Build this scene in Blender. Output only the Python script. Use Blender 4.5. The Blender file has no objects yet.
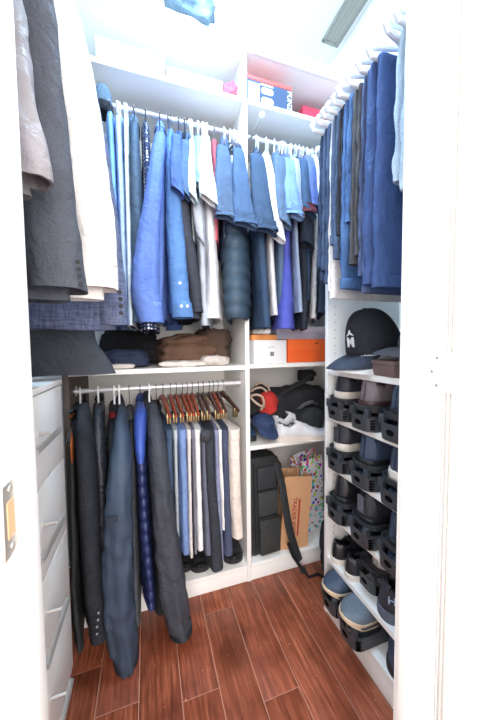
import bpy, bmesh, math, random
from math import sin, cos, pi, radians, sqrt, atan2
from mathutils import Vector, Matrix, noise
random.seed(7)
S = bpy.context.scene
COL = S.collection

# ------------------------------------------------------------------ camera
FPX = 281.0
EYE = Vector((0, 0, 1.15))
_yaw, _pitch, _roll = radians(18.1), radians(3.0), radians(0.63)
_f = Vector((sin(_yaw)*cos(_pitch), cos(_yaw)*cos(_pitch), -sin(_pitch)))
_r0 = Vector((cos(_yaw), -sin(_yaw), 0)); _u0 = _r0.cross(_f)
_r = _r0*cos(_roll) - _u0*sin(_roll); _u = _u0*cos(_roll) + _r0*sin(_roll)
cd = bpy.data.cameras.new('camera'); cam = bpy.data.objects.new('camera', cd); COL.objects.link(cam)
cd.sensor_fit = 'VERTICAL'; cd.sensor_height = 24.0; cd.lens = FPX*24.0/720.0
cd.clip_start = 0.02; cd.clip_end = 50
cam.matrix_world = Matrix(((_r.x, _u.x, -_f.x, EYE.x), (_r.y, _u.y, -_f.y, EYE.y), (_r.z, _u.z, -_f.z, EYE.z), (0, 0, 0, 1)))
S.camera = cam

def at(px, py, ax, val):
    d = _f + _r*((px-239.5)/FPX) + _u*((360-py)/FPX)
    i = 'XYZ'.index(ax)
    return EYE + d*((val-EYE[i])/d[i])

# ------------------------------------------------------------------ light
w = bpy.data.worlds.new('world'); S.world = w; w.use_nodes = True
w.node_tree.nodes['Background'].inputs[0].default_value = (1.0, 0.985, 0.97, 1)
w.node_tree.nodes['Background'].inputs[1].default_value = 2.3
S.view_settings.view_transform = 'Standard'; S.view_settings.look = 'None'
S.view_settings.gamma = 1; S.view_settings.use_curve_mapping = False
S.view_settings.exposure = 0.45
S.cycles.max_bounces = 8; S.cycles.diffuse_bounces = 6

def area(name, loc, rot, sx, sy, power, col):
    l = bpy.data.lights.new(name, 'AREA'); l.shape = 'RECTANGLE'; l.size = sx; l.size_y = sy
    l.energy = power; l.color = col
    o = bpy.data.objects.new(name, l); COL.objects.link(o); o.location = loc; o.rotation_euler = rot
    return o
# added fill light behind the camera, shining in through the open doorway
area('doorway_fill_light', (0.05, -1.6, 1.75), (radians(84), 0, 0), 1.8, 1.6, 72, (1, 0.95, 0.905))

# ------------------------------------------------------------------ helpers
def tag(o, label, cat, group=None, kind=None):
    if label: o['label'] = label
    if cat: o['category'] = cat
    if group: o['group'] = group
    if kind: o['kind'] = kind
    return o

def thing(name, label, cat, loc=(0, 0, 0), rz=0, group=None):
    o = bpy.data.objects.new(name, None); COL.objects.link(o)
    o.empty_display_size = .05
    o.location = loc; o.rotation_euler = (0, 0, rz)
    return tag(o, label, cat, group)

class MB:
    def __init__(s): s.v = []; s.f = []; s.mi = []
    def add(s, vs, fs, m=0):
        b = len(s.v); s.v += [Vector(v) for v in vs]
        s.f += [tuple(i+b for i in f) for f in fs]; s.mi += [m]*len(fs)
        return s
    def box(s, x0, x1, y0, y1, z0, z1, bev=0.0, M=None, m=0):
        bm = bmesh.new(); bmesh.ops.create_cube(bm, size=1)
        for v in bm.verts:
            v.co = Vector(((x0+x1)/2 + v.co.x*(x1-x0), (y0+y1)/2 + v.co.y*(y1-y0), (z0+z1)/2 + v.co.z*(z1-z0)))
        if bev > 0:
            bmesh.ops.bevel(bm, geom=bm.edges[:], offset=bev, segments=2, profile=.6, affect='EDGES')
        bm.verts.index_update()
        s.add([(M @ v.co) if M else v.co.copy() for v in bm.verts], [[v.index for v in f.verts] for f in bm.faces], m)
        bm.free(); return s
    def rings(s, rs, cap=True, closed=True, m=0):
        n = len(rs[0]); vs = [p for r in rs for p in r]; fs = []
        for i in range(len(rs)-1):
            for j in range(n if closed else n-1):
                k = (j+1) % n
                fs.append((i*n+j, i*n+k, (i+1)*n+k, (i+1)*n+j))
        if cap and closed:
            fs.append(tuple(range(n))[::-1]); fs.append(tuple((len(rs)-1)*n+j for j in range(n)))
        return s.add(vs, fs, m)
    def tube(s, pts, rad, n=8, flat=1.0, cap=True, m=0, up=None):
        pts = [Vector(p) for p in pts]
        if not isinstance(rad, (list, tuple)): rad = [rad]*len(pts)
        rs = []; prev = Vector(up) if up else None
        for i, p in enumerate(pts):
            t = (pts[min(i+1, len(pts)-1)] - pts[max(i-1, 0)]).normalized()
            if prev is None: prev = Vector((0, 0, 1)) if abs(t.z) < .9 else Vector((1, 0, 0))
            a = prev - t*prev.dot(t)
            if a.length < 1e-5: a = t.orthogonal()
            a.normalize(); b = t.cross(a)
            if not up: prev = a
            rs.append([p + (a*cos(2*pi*j/n)*flat + b*sin(2*pi*j/n))*rad[i] for j in range(n)])
        return s.rings(rs, cap, m=m)
    def disc(s, c, nrm, r, h, n=14, m=0):
        nrm = Vector(nrm).normalized(); c = Vector(c)
        return s.tube([c, c+nrm*h], r, n, m=m)
    def ball(s, c, r, sc=(1, 1, 1), n=12, m=0):
        c = Vector(c); rs = []
        for i in range(1, n):
            th = pi*i/n
            rs.append([c+Vector((sc[0]*r*sin(th)*cos(2*pi*j/(n+4)), sc[1]*r*sin(th)*sin(2*pi*j/(n+4)), sc[2]*r*cos(th))) for j in range(n+4)])
        return s.rings(rs, m=m)
    def build(s, name, mats, parent=None, loc=None, smooth=True, ang=35):
        me = bpy.data.meshes.new(name)
        off = Vector(loc) if loc is not None else Vector((0, 0, 0))
        me.from_pydata([v-off for v in s.v], [], s.f)
        if not isinstance(mats, (list, tuple)): mats = [mats]
        for m_ in mats: me.materials.append(m_)
        me.polygons.foreach_set('material_index', s.mi)
        bm = bmesh.new(); bm.from_mesh(me); bmesh.ops.recalc_face_normals(bm, faces=bm.faces[:]); bm.to_mesh(me); bm.free()
        if smooth:
            me.polygons.foreach_set('use_smooth', [True]*len(me.polygons))
            me.set_sharp_from_angle(angle=radians(ang))
        me.update()
        o = bpy.data.objects.new(name, me); COL.objects.link(o)
        if parent: o.parent = parent
        elif loc is not None: o.location = loc
        return o

def srgb(c):
    return tuple(((x/255)/12.92 if x/255 <= .04045 else ((x/255+.055)/1.055)**2.4) for x in c)

MC = {}
def mat(name, rgb, rough=.6, metal=0, spec=.5, bump=0, bscale=200, pattern=None, rgb2=None, pscale=1, coat=0, sheen=0):
    if name in MC: return MC[name]
    m = bpy.data.materials.new(name); m.use_nodes = True; MC[name] = m
    nt = m.node_tree; N = nt.nodes; L = nt.links; b = N['Principled BSDF']
    c = srgb(rgb)
    b.inputs['Base Color'].default_value = (*c, 1); b.inputs['Roughness'].default_value = rough
    b.inputs['Metallic'].default_value = metal; b.inputs['Specular IOR Level'].default_value = spec
    if coat: b.inputs['Coat Weight'].default_value = coat; b.inputs['Coat Roughness'].default_value = .12
    if sheen: b.inputs['Sheen Weight'].default_value = sheen
    tc = N.new('ShaderNodeTexCoord')
    def ns(scale, detail=3):
        n = N.new('ShaderNodeTexNoise'); n.inputs['Scale'].default_value = scale; n.inputs['Detail'].default_value = detail
        L.new(tc.outputs['Object'], n.inputs['Vector']); return n
    def mix(fac, a, bb, typ='MIX'):
        x = N.new('ShaderNodeMix'); x.data_type = 'RGBA'; x.blend_type = typ
        if isinstance(fac, float): x.inputs['Factor'].default_value = fac
        else: L.new(fac, x.inputs['Factor'])
        for s_, v in (('A', a), ('B', bb)):
            if isinstance(v, tuple): x.inputs[s_].default_value = (*v[:3], 1)
            else: L.new(v, x.inputs[s_])
        return x.outputs['Result']
    def ramp(src, p0, p1):
        r = N.new('ShaderNodeValToRGB'); r.color_ramp.elements[0].position = p0; r.color_ramp.elements[1].position = p1
        L.new(src, r.inputs[0]); return r.outputs['Color']
    out = None
    c2 = srgb(rgb2) if rgb2 else tuple(x*.7 for x in c)
    if pattern == 'fabric':
        out = mix(ramp(ns(14).outputs['Fac'], .35, .7), c, tuple(x*.82 for x in c))
    elif pattern == 'denim':
        a = mix(ramp(ns(9*pscale, 4).outputs['Fac'], .35, .68), c, c2)
        out = mix(ramp(ns(480, 2).outputs['Fac'], .48, .8), a, tuple(min(1, x*1.4+.02) for x in c))
    elif pattern == 'heather':
        out = mix(ramp(ns(600*pscale, 2).outputs['Fac'], .4, .62), c, c2)
    elif pattern == 'dots':
        v = N.new('ShaderNodeTexVoronoi'); v.inputs['Scale'].default_value = 95*pscale; v.inputs['Randomness'].default_value = .25
        L.new(tc.outputs['Object'], v.inputs['Vector'])
        out = mix(ramp(v.outputs['Distance'], .28, .36), c2, c)
    elif pattern == 'check':
        k = N.new('ShaderNodeTexChecker'); k.inputs['Scale'].default_value = 150*pscale
        k.inputs['Color1'].default_value = (*c, 1); k.inputs['Color2'].default_value = (*c2, 1)
        L.new(tc.outputs['Object'], k.inputs['Vector']); out = k.outputs['Color']
    elif pattern == 'plaid':
        mp = N.new('ShaderNodeMapping'); mp.inputs['Scale'].default_value = (1, 1, 14); L.new(tc.outputs['Object'], mp.inputs[0])
        n1 = N.new('ShaderNodeTexNoise'); n1.inputs['Scale'].default_value = 22; L.new(mp.outputs[0], n1.inputs['Vector'])
        mp2 = N.new('ShaderNodeMapping'); mp2.inputs['Scale'].default_value = (12, 12, .6); L.new(tc.outputs['Object'], mp2.inputs[0])
        n2 = N.new('ShaderNodeTexNoise'); n2.inputs['Scale'].default_value = 22; L.new(mp2.outputs[0], n2.inputs['Vector'])
        a = mix(ramp(n1.outputs['Fac'], .38, .62), c, c2)
        out = mix(.5, a, mix(ramp(n2.outputs['Fac'], .38, .62), c, c2))
    elif pattern == 'blobs':
        v = N.new('ShaderNodeTexVoronoi'); v.inputs['Scale'].default_value = 26*pscale
        L.new(tc.outputs['Object'], v.inputs['Vector'])
        hs = N.new('ShaderNodeHueSaturation'); hs.inputs['Saturation'].default_value = 1.6; hs.inputs['Value'].default_value = .75
        L.new(v.outputs['Color'], hs.inputs['Color'])
        out = mix(ramp(v.outputs['Distance'], .42, .46), hs.outputs['Color'], c)
    elif pattern == 'splash':
        out = mix(ramp(ns(28, 2).outputs['Fac'], .5, .53), c, c2)
    elif pattern == 'wood':
        mp = N.new('ShaderNodeMapping'); mp.inputs['Scale'].default_value = (1, .08, 1); L.new(tc.outputs['Object'], mp.inputs[0])
        n1 = N.new('ShaderNodeTexNoise'); n1.inputs['Scale'].default_value = 70*pscale; n1.inputs['Detail'].default_value = 8; n1.inputs['Distortion'].default_value = .6
        L.new(mp.outputs[0], n1.inputs['Vector'])
        out = mix(ramp(n1.outputs['Fac'], .3, .7), c2, c)
    if out is not None: L.new(out, b.inputs['Base Color'])
    if bump:
        bn = N.new('ShaderNodeBump'); bn.inputs['Strength'].default_value = bump; bn.inputs['Distance'].default_value = .002
        L.new(ns(bscale, 2).outputs['Fac'], bn.inputs['Height']); L.new(bn.outputs[0], b.inputs['Normal'])
        if name.startswith('cloth_'):   # soft creases of hanging cloth
            b2 = N.new('ShaderNodeBump'); b2.inputs['Strength'].default_value = .55; b2.inputs['Distance'].default_value = .012
            w_ = ns(26, 3); w_.inputs['Distortion'].default_value = 1.2
            L.new(w_.outputs['Fac'], b2.inputs['Height']); L.new(bn.outputs[0], b2.inputs['Normal']); L.new(b2.outputs[0], b.inputs['Normal'])
    return m

def soften(c):
    g = sum(c)/3
    return tuple(min(255, (g+(x-g)*.8)*.95+8) for x in c)
def cl(key, rgb, pattern='fabric', rgb2=None, rough=.85, pscale=1, bump=.35):
    rgb = soften(rgb); rgb2 = soften(rgb2) if rgb2 else None
    return mat('cloth_'+key, rgb, rough, spec=.2, bump=bump, bscale=330, pattern=pattern, rgb2=rgb2, pscale=pscale)

WHITE = mat('white_laminate', (236, 235, 233), .38)
PAINT = mat('white_gloss_paint', (240, 239, 236), .3)
WALL = mat('wall_paint', (238, 236, 232), .8, bump=.08, bscale=60)
METAL = mat('brushed_nickel', (206, 202, 196), .42, .85)
CHROME = mat('chrome', (225, 225, 228), .12, 1)
RODM = mat('satin_white_metal', (226, 228, 232), .3, .35)
BLACKP = mat('black_plastic', (58, 62, 68), .4)
DARKP = mat('dark_hole', (8, 8, 9), .9, spec=.1)
HANGW = mat('white_plastic', (240, 241, 243), .35)
WIRE = mat('hanger_wire', (150, 150, 152), .3, 1)
WOODH = mat('hanger_red_wood', (150, 62, 36), .3, pattern='wood', rgb2=(104, 38, 22), coat=.5)
WOODD = mat('hanger_dark_wood', (78, 46, 38), .3, pattern='wood', rgb2=(50, 30, 26), coat=.5)

# ------------------------------------------------------------------ setting
XL, XR, YB, ZC = -.64, 1.07, 1.62, 2.8
YF0, YF1 = .33, .43
def struct(name, mb, m, smooth=True):
    o = mb.build(name, m, smooth=smooth); o['kind'] = 'structure'; return o
struct('wall_back', MB().box(XL-.1, XR+.1, YB, YB+.1, 0, ZC), WALL)
struct('wall_left', MB().box(XL-.1, XL, YF1, YB, 0, ZC), WALL)
struct('wall_right', MB().box(XR, XR+.1, YF1, YB, 0, ZC), WALL)
wf = MB(); OX0, OX1, OZ = -.163, .497, 2.08
wf.box(XL-.1, OX0, YF0, YF1, 0, ZC); wf.box(OX1, XR+.1, YF0, YF1, 0, ZC); wf.box(OX0, OX1, YF0, YF1, OZ, ZC)
struct('wall_front', wf, WALL)
struct('ceiling', MB().box(XL-.1, XR+.1, YF0, YB+.1, ZC, ZC+.1), WALL)

# plank floor: each board real, with its own tone
fl = bpy.data.materials.new('cherry_floor_boards'); fl.use_nodes = True
nt = fl.node_tree; N = nt.nodes; L = nt.links; b = N['Principled BSDF']
b.inputs['Roughness'].default_value = .3; b.inputs['Specular IOR Level'].default_value = .45
tc = N.new('ShaderNodeTexCoord'); at_ = N.new('ShaderNodeAttribute'); at_.attribute_name = 'tone'
ad = N.new('ShaderNodeVectorMath'); ad.operation = 'ADD'; L.new(tc.outputs['Object'], ad.inputs[0])
ml = N.new('ShaderNodeVectorMath'); ml.operation = 'SCALE'; ml.inputs['Scale'].default_value = 9; L.new(at_.outputs['Vector'], ml.inputs[0]); L.new(ml.outputs[0], ad.inputs[1])
mp = N.new('ShaderNodeMapping'); mp.inputs['Scale'].default_value = (1, .06, 1); L.new(ad.outputs[0], mp.inputs[0])
n1 = N.new('ShaderNodeTexNoise'); n1.inputs['Scale'].default_value = 85; n1.inputs['Detail'].default_value = 9; n1.inputs['Roughness'].default_value = .65; n1.inputs['Distortion'].default_value = .7
L.new(mp.outputs[0], n1.inputs['Vector'])
r1 = N.new('ShaderNodeValToRGB'); e = r1.color_ramp.elements
e[0].position = .28; e[0].color = (*srgb((97, 47, 30)), 1); e[1].position = .72; e[1].color = (*srgb((186, 110, 80)), 1)
x = e.new(.5); x.color = (*srgb((140, 73, 49)), 1)
L.new(n1.outputs['Fac'], r1.inputs[0])
n2 = N.new('ShaderNodeTexNoise'); n2.inputs['Scale'].default_value = 9; n2.inputs['Detail'].default_value = 4; L.new(ad.outputs[0], n2.inputs['Vector'])
r2 = N.new('ShaderNodeValToRGB'); r2.color_ramp.elements[0].position = .35; r2.color_ramp.elements[0].color = (.5, .46, .46, 1); r2.color_ramp.elements[1].position = .6; r2.color_ramp.elements[1].color = (1, 1, 1, 1)
L.new(n2.outputs['Fac'], r2.inputs[0])
mx = N.new('ShaderNodeMix'); mx.data_type = 'RGBA'; mx.blend_type = 'MULTIPLY'; mx.inputs['Factor'].default_value = .7
L.new(r1.outputs[0], mx.inputs['A']); L.new(r2.outputs[0], mx.inputs['B'])
hv = N.new('ShaderNodeHueSaturation'); L.new(mx.outputs['Result'], hv.inputs['Color'])
mr = N.new('ShaderNodeMapRange'); mr.inputs['To Min'].default_value = .82; mr.inputs['To Max'].default_value = 1.16
L.new(at_.outputs['Fac'], mr.inputs['Value']); L.new(mr.outputs[0], hv.inputs['Value'])
n3 = N.new('ShaderNodeTexNoise'); n3.inputs['Scale'].default_value = 75; n3.inputs['Detail'].default_value = 3; L.new(tc.outputs['Object'], n3.inputs['Vector'])
r3 = N.new('ShaderNodeValToRGB'); r3.color_ramp.elements[0].position = .70; r3.color_ramp.elements[1].position = .76; L.new(n3.outputs['Fac'], r3.inputs[0])
mx2 = N.new('ShaderNodeMix'); mx2.data_type = 'RGBA'; L.new(r3.outputs[0], mx2.inputs['Factor']); L.new(hv.outputs[0], mx2.inputs['A']); mx2.inputs['B'].default_value = (*srgb((200, 150, 125)), 1)
L.new(mx2.outputs['Result'], b.inputs['Base Color'])
bp = N.new('ShaderNodeBump'); bp.inputs['Strength'].default_value = .25; bp.inputs['Distance'].default_value = .003; L.new(n1.outputs['Fac'], bp.inputs['Height']); L.new(bp.outputs[0], b.inputs['Normal'])
rm = N.new('ShaderNodeMapRange'); rm.inputs['To Min'].default_value = .22; rm.inputs['To Max'].default_value = .5; L.new(n2.outputs['Fac'], rm.inputs['Value']); L.new(rm.outputs[0], b.inputs['Roughness'])
grout = mat('floor_seam_filler', (186, 140, 120), .8)
mb = MB(); tones = []
xs = [-.707, -.577, -.447, -.317, -.187, -.057, .077, .20, .327, .455, .59, .70, .83, .96, 1.10]
joint = {3: [1.066, .2], 4: [.916, -.2], 5: [1.40, .2], 6: [.868, 0], 7: [1.137, .1], 8: [.785, 1.5], 9: [1.5, .4], 10: [.3, 1.3]}
for i in range(len(xs)-1):
    js = sorted([-3.0, 1.62] + joint.get(i, [random.uniform(-.5, 1.4)]) + [-1.2])
    for a_, b_ in zip(js[:-1], js[1:]):
        n0 = len(mb.f); g = .0011
        mb.box(xs[i]+g, xs[i+1]-g, a_+g, b_-g, -.012, 0, bev=.0008); t = random.random()
        tones += [t]*(len(mb.f)-n0)
nb = len(mb.f)
mb.box(-.75, 1.15, -3, 1.62, -.02, -.0012, m=1); tones += [.5]*(len(mb.f)-nb)
fo = mb.build('floor', [fl, grout]); fo['kind'] = 'structure'
ca = fo.data.attributes.new('tone', 'FLOAT', 'FACE'); ca.data.foreach_set('value', tones)

# door frame (jambs, stops) and door
o = MB().box(-.163, -.1475, .325, .436, 0, OZ, .002).build('trim_1', PAINT); o['kind'] = 'structure'
st = MB().box(-.148, -.139, .383, .418, 0, OZ, .003).build('door_stop', PAINT, o)
pl_ = MB().box(-.1478, -.1462, .345, .375, .925, 1.005, .0006).build('strike_plate', METAL, o); pl_['label'] = 'brushed metal strike plate'
MB().box(-.1464, -.1455, .352, .367, .945, .985).build('latch_hole', mat('latch_hole_wood', (214, 170, 130), .7), pl_)
MB().disc((-.1463, .361, .933), (1, 0, 0), .004, .001).disc((-.1463, .361, .997), (1, 0, 0), .004, .001).build('screw', METAL, pl_)
o = MB().box(.481, .4965, .345, .436, 0, OZ, .002).build('trim_2', PAINT); o['kind'] = 'structure'
MB().box(.472, .482, .385, .42, 0, OZ, .003).build('door_stop', PAINT, o)
GAP_SHADE = mat('grey_gap_shade', (168, 164, 164), .8)
for y0_ in (.3462, .3395): MB().box(.4802, .486, y0_, y0_+.0012, 0, OZ).build('gap_shade_strip', GAP_SHADE, o)  # thin grey strips paint the shade in the gap between door and jamb
o = MB().box(-.1475, .481, .33, .435, OZ-.016, OZ, .002).build('trim_3', PAINT); o['kind'] = 'structure'
o = MB().box(.489, .525, -.29, .338, .01, 2.06, .002).build('door_1', PAINT); o['kind'] = 'structure'
for hz in (1.10, .30, 1.86):
    h = MB()
    for k in range(5): h.tube([(.4835, .3405, hz-.035+k*.014+.0006), (.4835, .3405, hz-.035+(k+1)*.014-.0006)], .0055, 12)
    h.box(.4785, .4815, .3455, .375, hz-.035, hz+.035, .0005)
    hh = h.build('hinge', PAINT, o)
    s_ = MB()
    for dz, dy in ((-.024, .357), (0, .366), (.024, .357)): s_.disc((.4788, dy, hz+dz), (-1, 0, 0), .0028, .0008)
    s_.build('screw', METAL, hh)

# ceiling air grille
g = thing('ceiling_vent', 'grey slatted air vent in the white ceiling above the trousers', 'vent', (1.0, 1.22, ZC))
fr = MB()
fr.box(-.055, .045, -.17, -.155, -.012, 0, .002).box(-.055, .045, .155, .17, -.012, 0, .002).box(-.055, -.043, -.17, .17, -.012, 0, .002).box(.033, .045, -.17, .17, -.012, 0, .002)
fr.build('frame', mat('vent_frame_grey', (150, 148, 142), .5), g)
sl = MB()
for k in range(4):
    xx = -.036+k*.02
    sl.box(-.008, .008, -.155, .155, -.001, .001, M=Matrix.Translation((xx, 0, -.006)) @ Matrix.Rotation(radians(25), 4, 'Y'))
sl.build('slat', mat('vent_slat_grey', (166, 162, 152), .5), g)
# flush ceiling lamp overhead (above the frame), the closet's own light
lt = thing('ceiling_lamp', 'round white flush ceiling lamp in the middle of the closet ceiling', 'lamp', (.2, .85, ZC))
MB().tube([(0, 0, 0), (0, 0, -.02)], .15, 32).build('lamp_base', PAINT, lt)
lm = bpy.data.materials.new('lit_diffuser'); lm.use_nodes = True
lm.node_tree.nodes['Principled BSDF'].inputs['Emission Color'].default_value = (.55, .78, 1, 1)
lm.node_tree.nodes['Principled BSDF'].inputs['Emission Strength'].default_value = 115
MB().tube([(0, 0, -.02), (0, 0, -.04), (0, 0, -.05)], [.14, .135, .11], 32).build('diffuser', lm, lt)

# ------------------------------------------------------------------ back shelving unit
YU = 1.235
unit = thing('shelving_unit', 'white built-in shelving unit along the back wall with two bays', 'shelving', (0, 0, 0))
def ub(name, *a, m=WHITE, bev=.001, p=None):
    return MB().box(*a, bev).build(name, m, p or unit)
PX = .442
def bay(x0, x1, zs):
    for z in zs: ub('shelf', x0, x1, YU, YB-.001, z-.02, z)
ub('partition', PX-.010, PX+.011, YU, YB-.001, .0, 2.44)
bay(XL+.002, PX-.0105, (2.25,)); bay(-.294, PX-.0105, (1.056, .084)); bay(PX+.0115, XR-.021, (2.25, 1.060, .668, .084))
ub('side_panel', XR-.020, XR-.002, YU, YB-.001, 0, 2.44)
pd = ub('side_panel', -.316, -.2945, YU, YB-.001, 0, 1.056, m=mat('dark_bronze_panel', (78, 68, 60), .6)); pd['label'] = 'dark brown side panel'
ub('toe_kick', -.294, PX-.0105, YU+.004, YU+.02, 0, .0635); ub('toe_kick', PX+.0115, XR-.021, YU+.004, YU+.02, 0, .0635)
ub('top_shelf', XL+.002, XR-.002, YU, YB-.001, 2.4405, 2.4605)
ub('fascia', XL+.002, XR-.002, YU-.014, YU-.0005, 2.44, 2.50, bev=.003)
pm = mat('pin_hole_grey', (120, 110, 108), .8)
def pins(x, yy, z0, z1, parent, nx):
    q = MB(); z = z0
    while z < z1:
        for y in yy: q.disc((x, y, z), (nx, 0, 0), .0022, .0006, 6)
        z += .032
    q.build('shelf_pin_holes', pm, parent)
# clothes rods
def rod(label, p0, p1, r=.0135):
    p0, p1 = Vector(p0), Vector(p1)
    t = thing('clothes_rod', label, 'rod', p0)
    MB().tube([Vector((0, 0, 0)), p1-p0], r, 20, flat=.75).build('rail', RODM, t)
    d = (p1-p0).normalized()
    for q in (Vector((0, 0, 0)), p1-p0-d*.006):
        MB().tube([q, q+d*.006], r*1.7, 16).build('end_socket', CHROME, t)
RY, RZ, RZL = 1.32, 2.147, .965
rod('white metal clothes rod holding shirts in the upper left bay', (XL+.001, RY, RZ), (PX-.0105, RY, RZ))
rod('short white metal clothes rod holding tee shirts in the upper right bay', (PX+.0115, RY, RZ), (XR-.0205, RY, RZ))
rod('white metal clothes rod holding dark jackets and trousers under the left shelf', (-.2940, RY, RZL), (PX-.0105, RY, RZL))
# valet pin
v0, v1 = at(250.5, 139, 'Y', 1.31), at(262, 115, 'Y', 1.13)
t = thing('valet_rod', 'thin chrome pull-out rod with a white ball tip below the top shelf', 'rod', v0)
MB().tube([(0, 0, 0), v1-v0], .0042, 10).build('rail', METAL, t)
MB().ball(v1-v0, .012).build('ball_tip', HANGW, t)

# ------------------------------------------------------------------ shoe tower (right)
TX = .70
tower = thing('shoe_tower', 'white shoe shelving tower along the right wall with black shoe racks', 'shelving', (0, 0, 0))
TZ = [1.047, .860, .660, .459, .254, .098]
for z in TZ: MB().box(TX, XR-.002, .437, .979, z-.02, z, .001).build('shelf', WHITE, tower)
sp = MB().box(TX, XR-.002, .980, .998, 0, 1.62, .001).build('side_panel', WHITE, tower)
q = MB()
for k in range(46):
    z = .12+k*.032
    if min(abs(z-a) for a in TZ) > .022:
        q.disc((TX+.035, .9799, z), (0, -1, 0), .0022, .0008, 6)
q.build('shelf_pin_holes', pm, sp)
MB().box(TX+.004, TX+.02, .437, .9795, 0, .0795, .001).build('toe_kick', WHITE, tower)

# ------------------------------------------------------------------ drawers (left)
dr = thing('drawer_cabinet', 'white drawer cabinet under the hanging suits with steel bar handles', 'cabinet', (0, 0, 0))
MB().box(XL+.002, -.27, .45, .962, .15, 1.04, .001).build('body', WHITE, dr)
MB().box(XL+.002, -.30, .45, .955, 0, .15, .001).build('plinth', WHITE, dr)
MB().box(XL+.002, -.248, .45, .966, 1.0405, 1.056, .001).build('worktop', WHITE, dr)
for z0, z1, hz in ((.820, 1.037, .945), (.597, .816, .722), (.374, .593, .50), (.145, .370, .275)):
    d = MB().box(-.269, -.250, .452, .964, z0, z1, .0015).build('drawer', WHITE, dr)
    h = MB().tube([(-.213, .635, hz), (-.213, .80, hz)], .0065, 14)
    for y in (.662, .773): h.tube([(-.2502, y, hz), (-.213, y, hz)], .0045, 10)
    h.build('handle', METAL, d)

# ------------------------------------------------------------------ cloth builder
def cat(p0, p1, p2, p3, t):
    return .5*((2*p1) + (-p0+p2)*t + (2*p0-5*p1+4*p2-p3)*t*t + (-p0+3*p1-3*p2+p3)*t*t*t)
def resample(keys, dz=.018):
    out = []
    n = len(keys)
    for i in range(n-1):
        k0, k1, k2, k3 = keys[max(i-1, 0)], keys[i], keys[i+1], keys[min(i+2, n-1)]
        d = abs(k2[2]-k1[2]); m = max(2, int(d/dz))
        for j in range(m):
            t = j/m
            out.append([cat(k0[q], k1[q], k2[q], k3[q], t) for q in range(len(k1))])
    out.append(list(keys[-1])); return out

def cloth(keys, seed=0, fold=.006, wrinkle=.003, quilt=None, M=44, p=2.6, hollow=True, fr=1.0, slant=0):
    """keys: (cx,cy,cz, ux,uy, t)  centre, half-axis vector along the garment, half thickness"""
    rs = resample(keys, .007 if quilt else .016); z0 = keys[0][2]; z1 = keys[-1][2]; mb = MB(); rings = []
    for (cx, cy, cz, ux, uy, t) in rs:
        U = Vector((ux, uy, 0)); lu = max(U.length, 1e-4); un = U/lu; tn = Vector((-un.y, un.x, 0))
        g = min(1, (z0-cz)/max(.12, (z0-z1)*.5)); ring = []
        for j in range(M):
            a = 2*pi*j/M; ca, sa = cos(a), sin(a)
            e = 2/p
            su = math.copysign(abs(ca)**e, ca); stt = math.copysign(abs(sa)**e, sa)
            s = su*lu
            f = noise.noise(Vector((s*16*fr+seed*7.3, cz*3.2*fr, seed*1.7))) + .5*noise.noise(Vector((s*38*fr, cz*6, seed*3.1+4)))
            wv = noise.noise(Vector((s*22+cz*9+seed, cz*22, stt*2+seed*2.2)))
            dn = wrinkle*wv*(.5+.5*g)
            if quilt:
                ph = (cz+.010*abs(su))/quilt[0]
                dn += quilt[1]*(abs(sin(ph*pi))**.55 - .45)
            off = fold*f*g
            ring.append(Vector((cx, cy, cz - slant*su*g**3)) + un*(su*(lu+dn)) + tn*(stt*(max(t, .002)+dn) + off) + Vector((0, 0, .006*g*noise.noise(Vector((s*9, seed, 2))) if cz <= z1+.02 else 0)))
        rings.append(ring)
    if hollow:
        L_ = rings[-1]; c = sum(L_, Vector())/M
        rings.append([c+(v-c)*.86 for v in L_]); rings.append([c+(v-c)*.8+Vector((0, 0, .035)) for v in L_])
    c = sum(rings[0], Vector())/M
    rings.insert(0, [c+(v-c)*.5+Vector((0, 0, .004)) for v in rings[0]])
    mb.rings(rings)
    return mb

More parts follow.
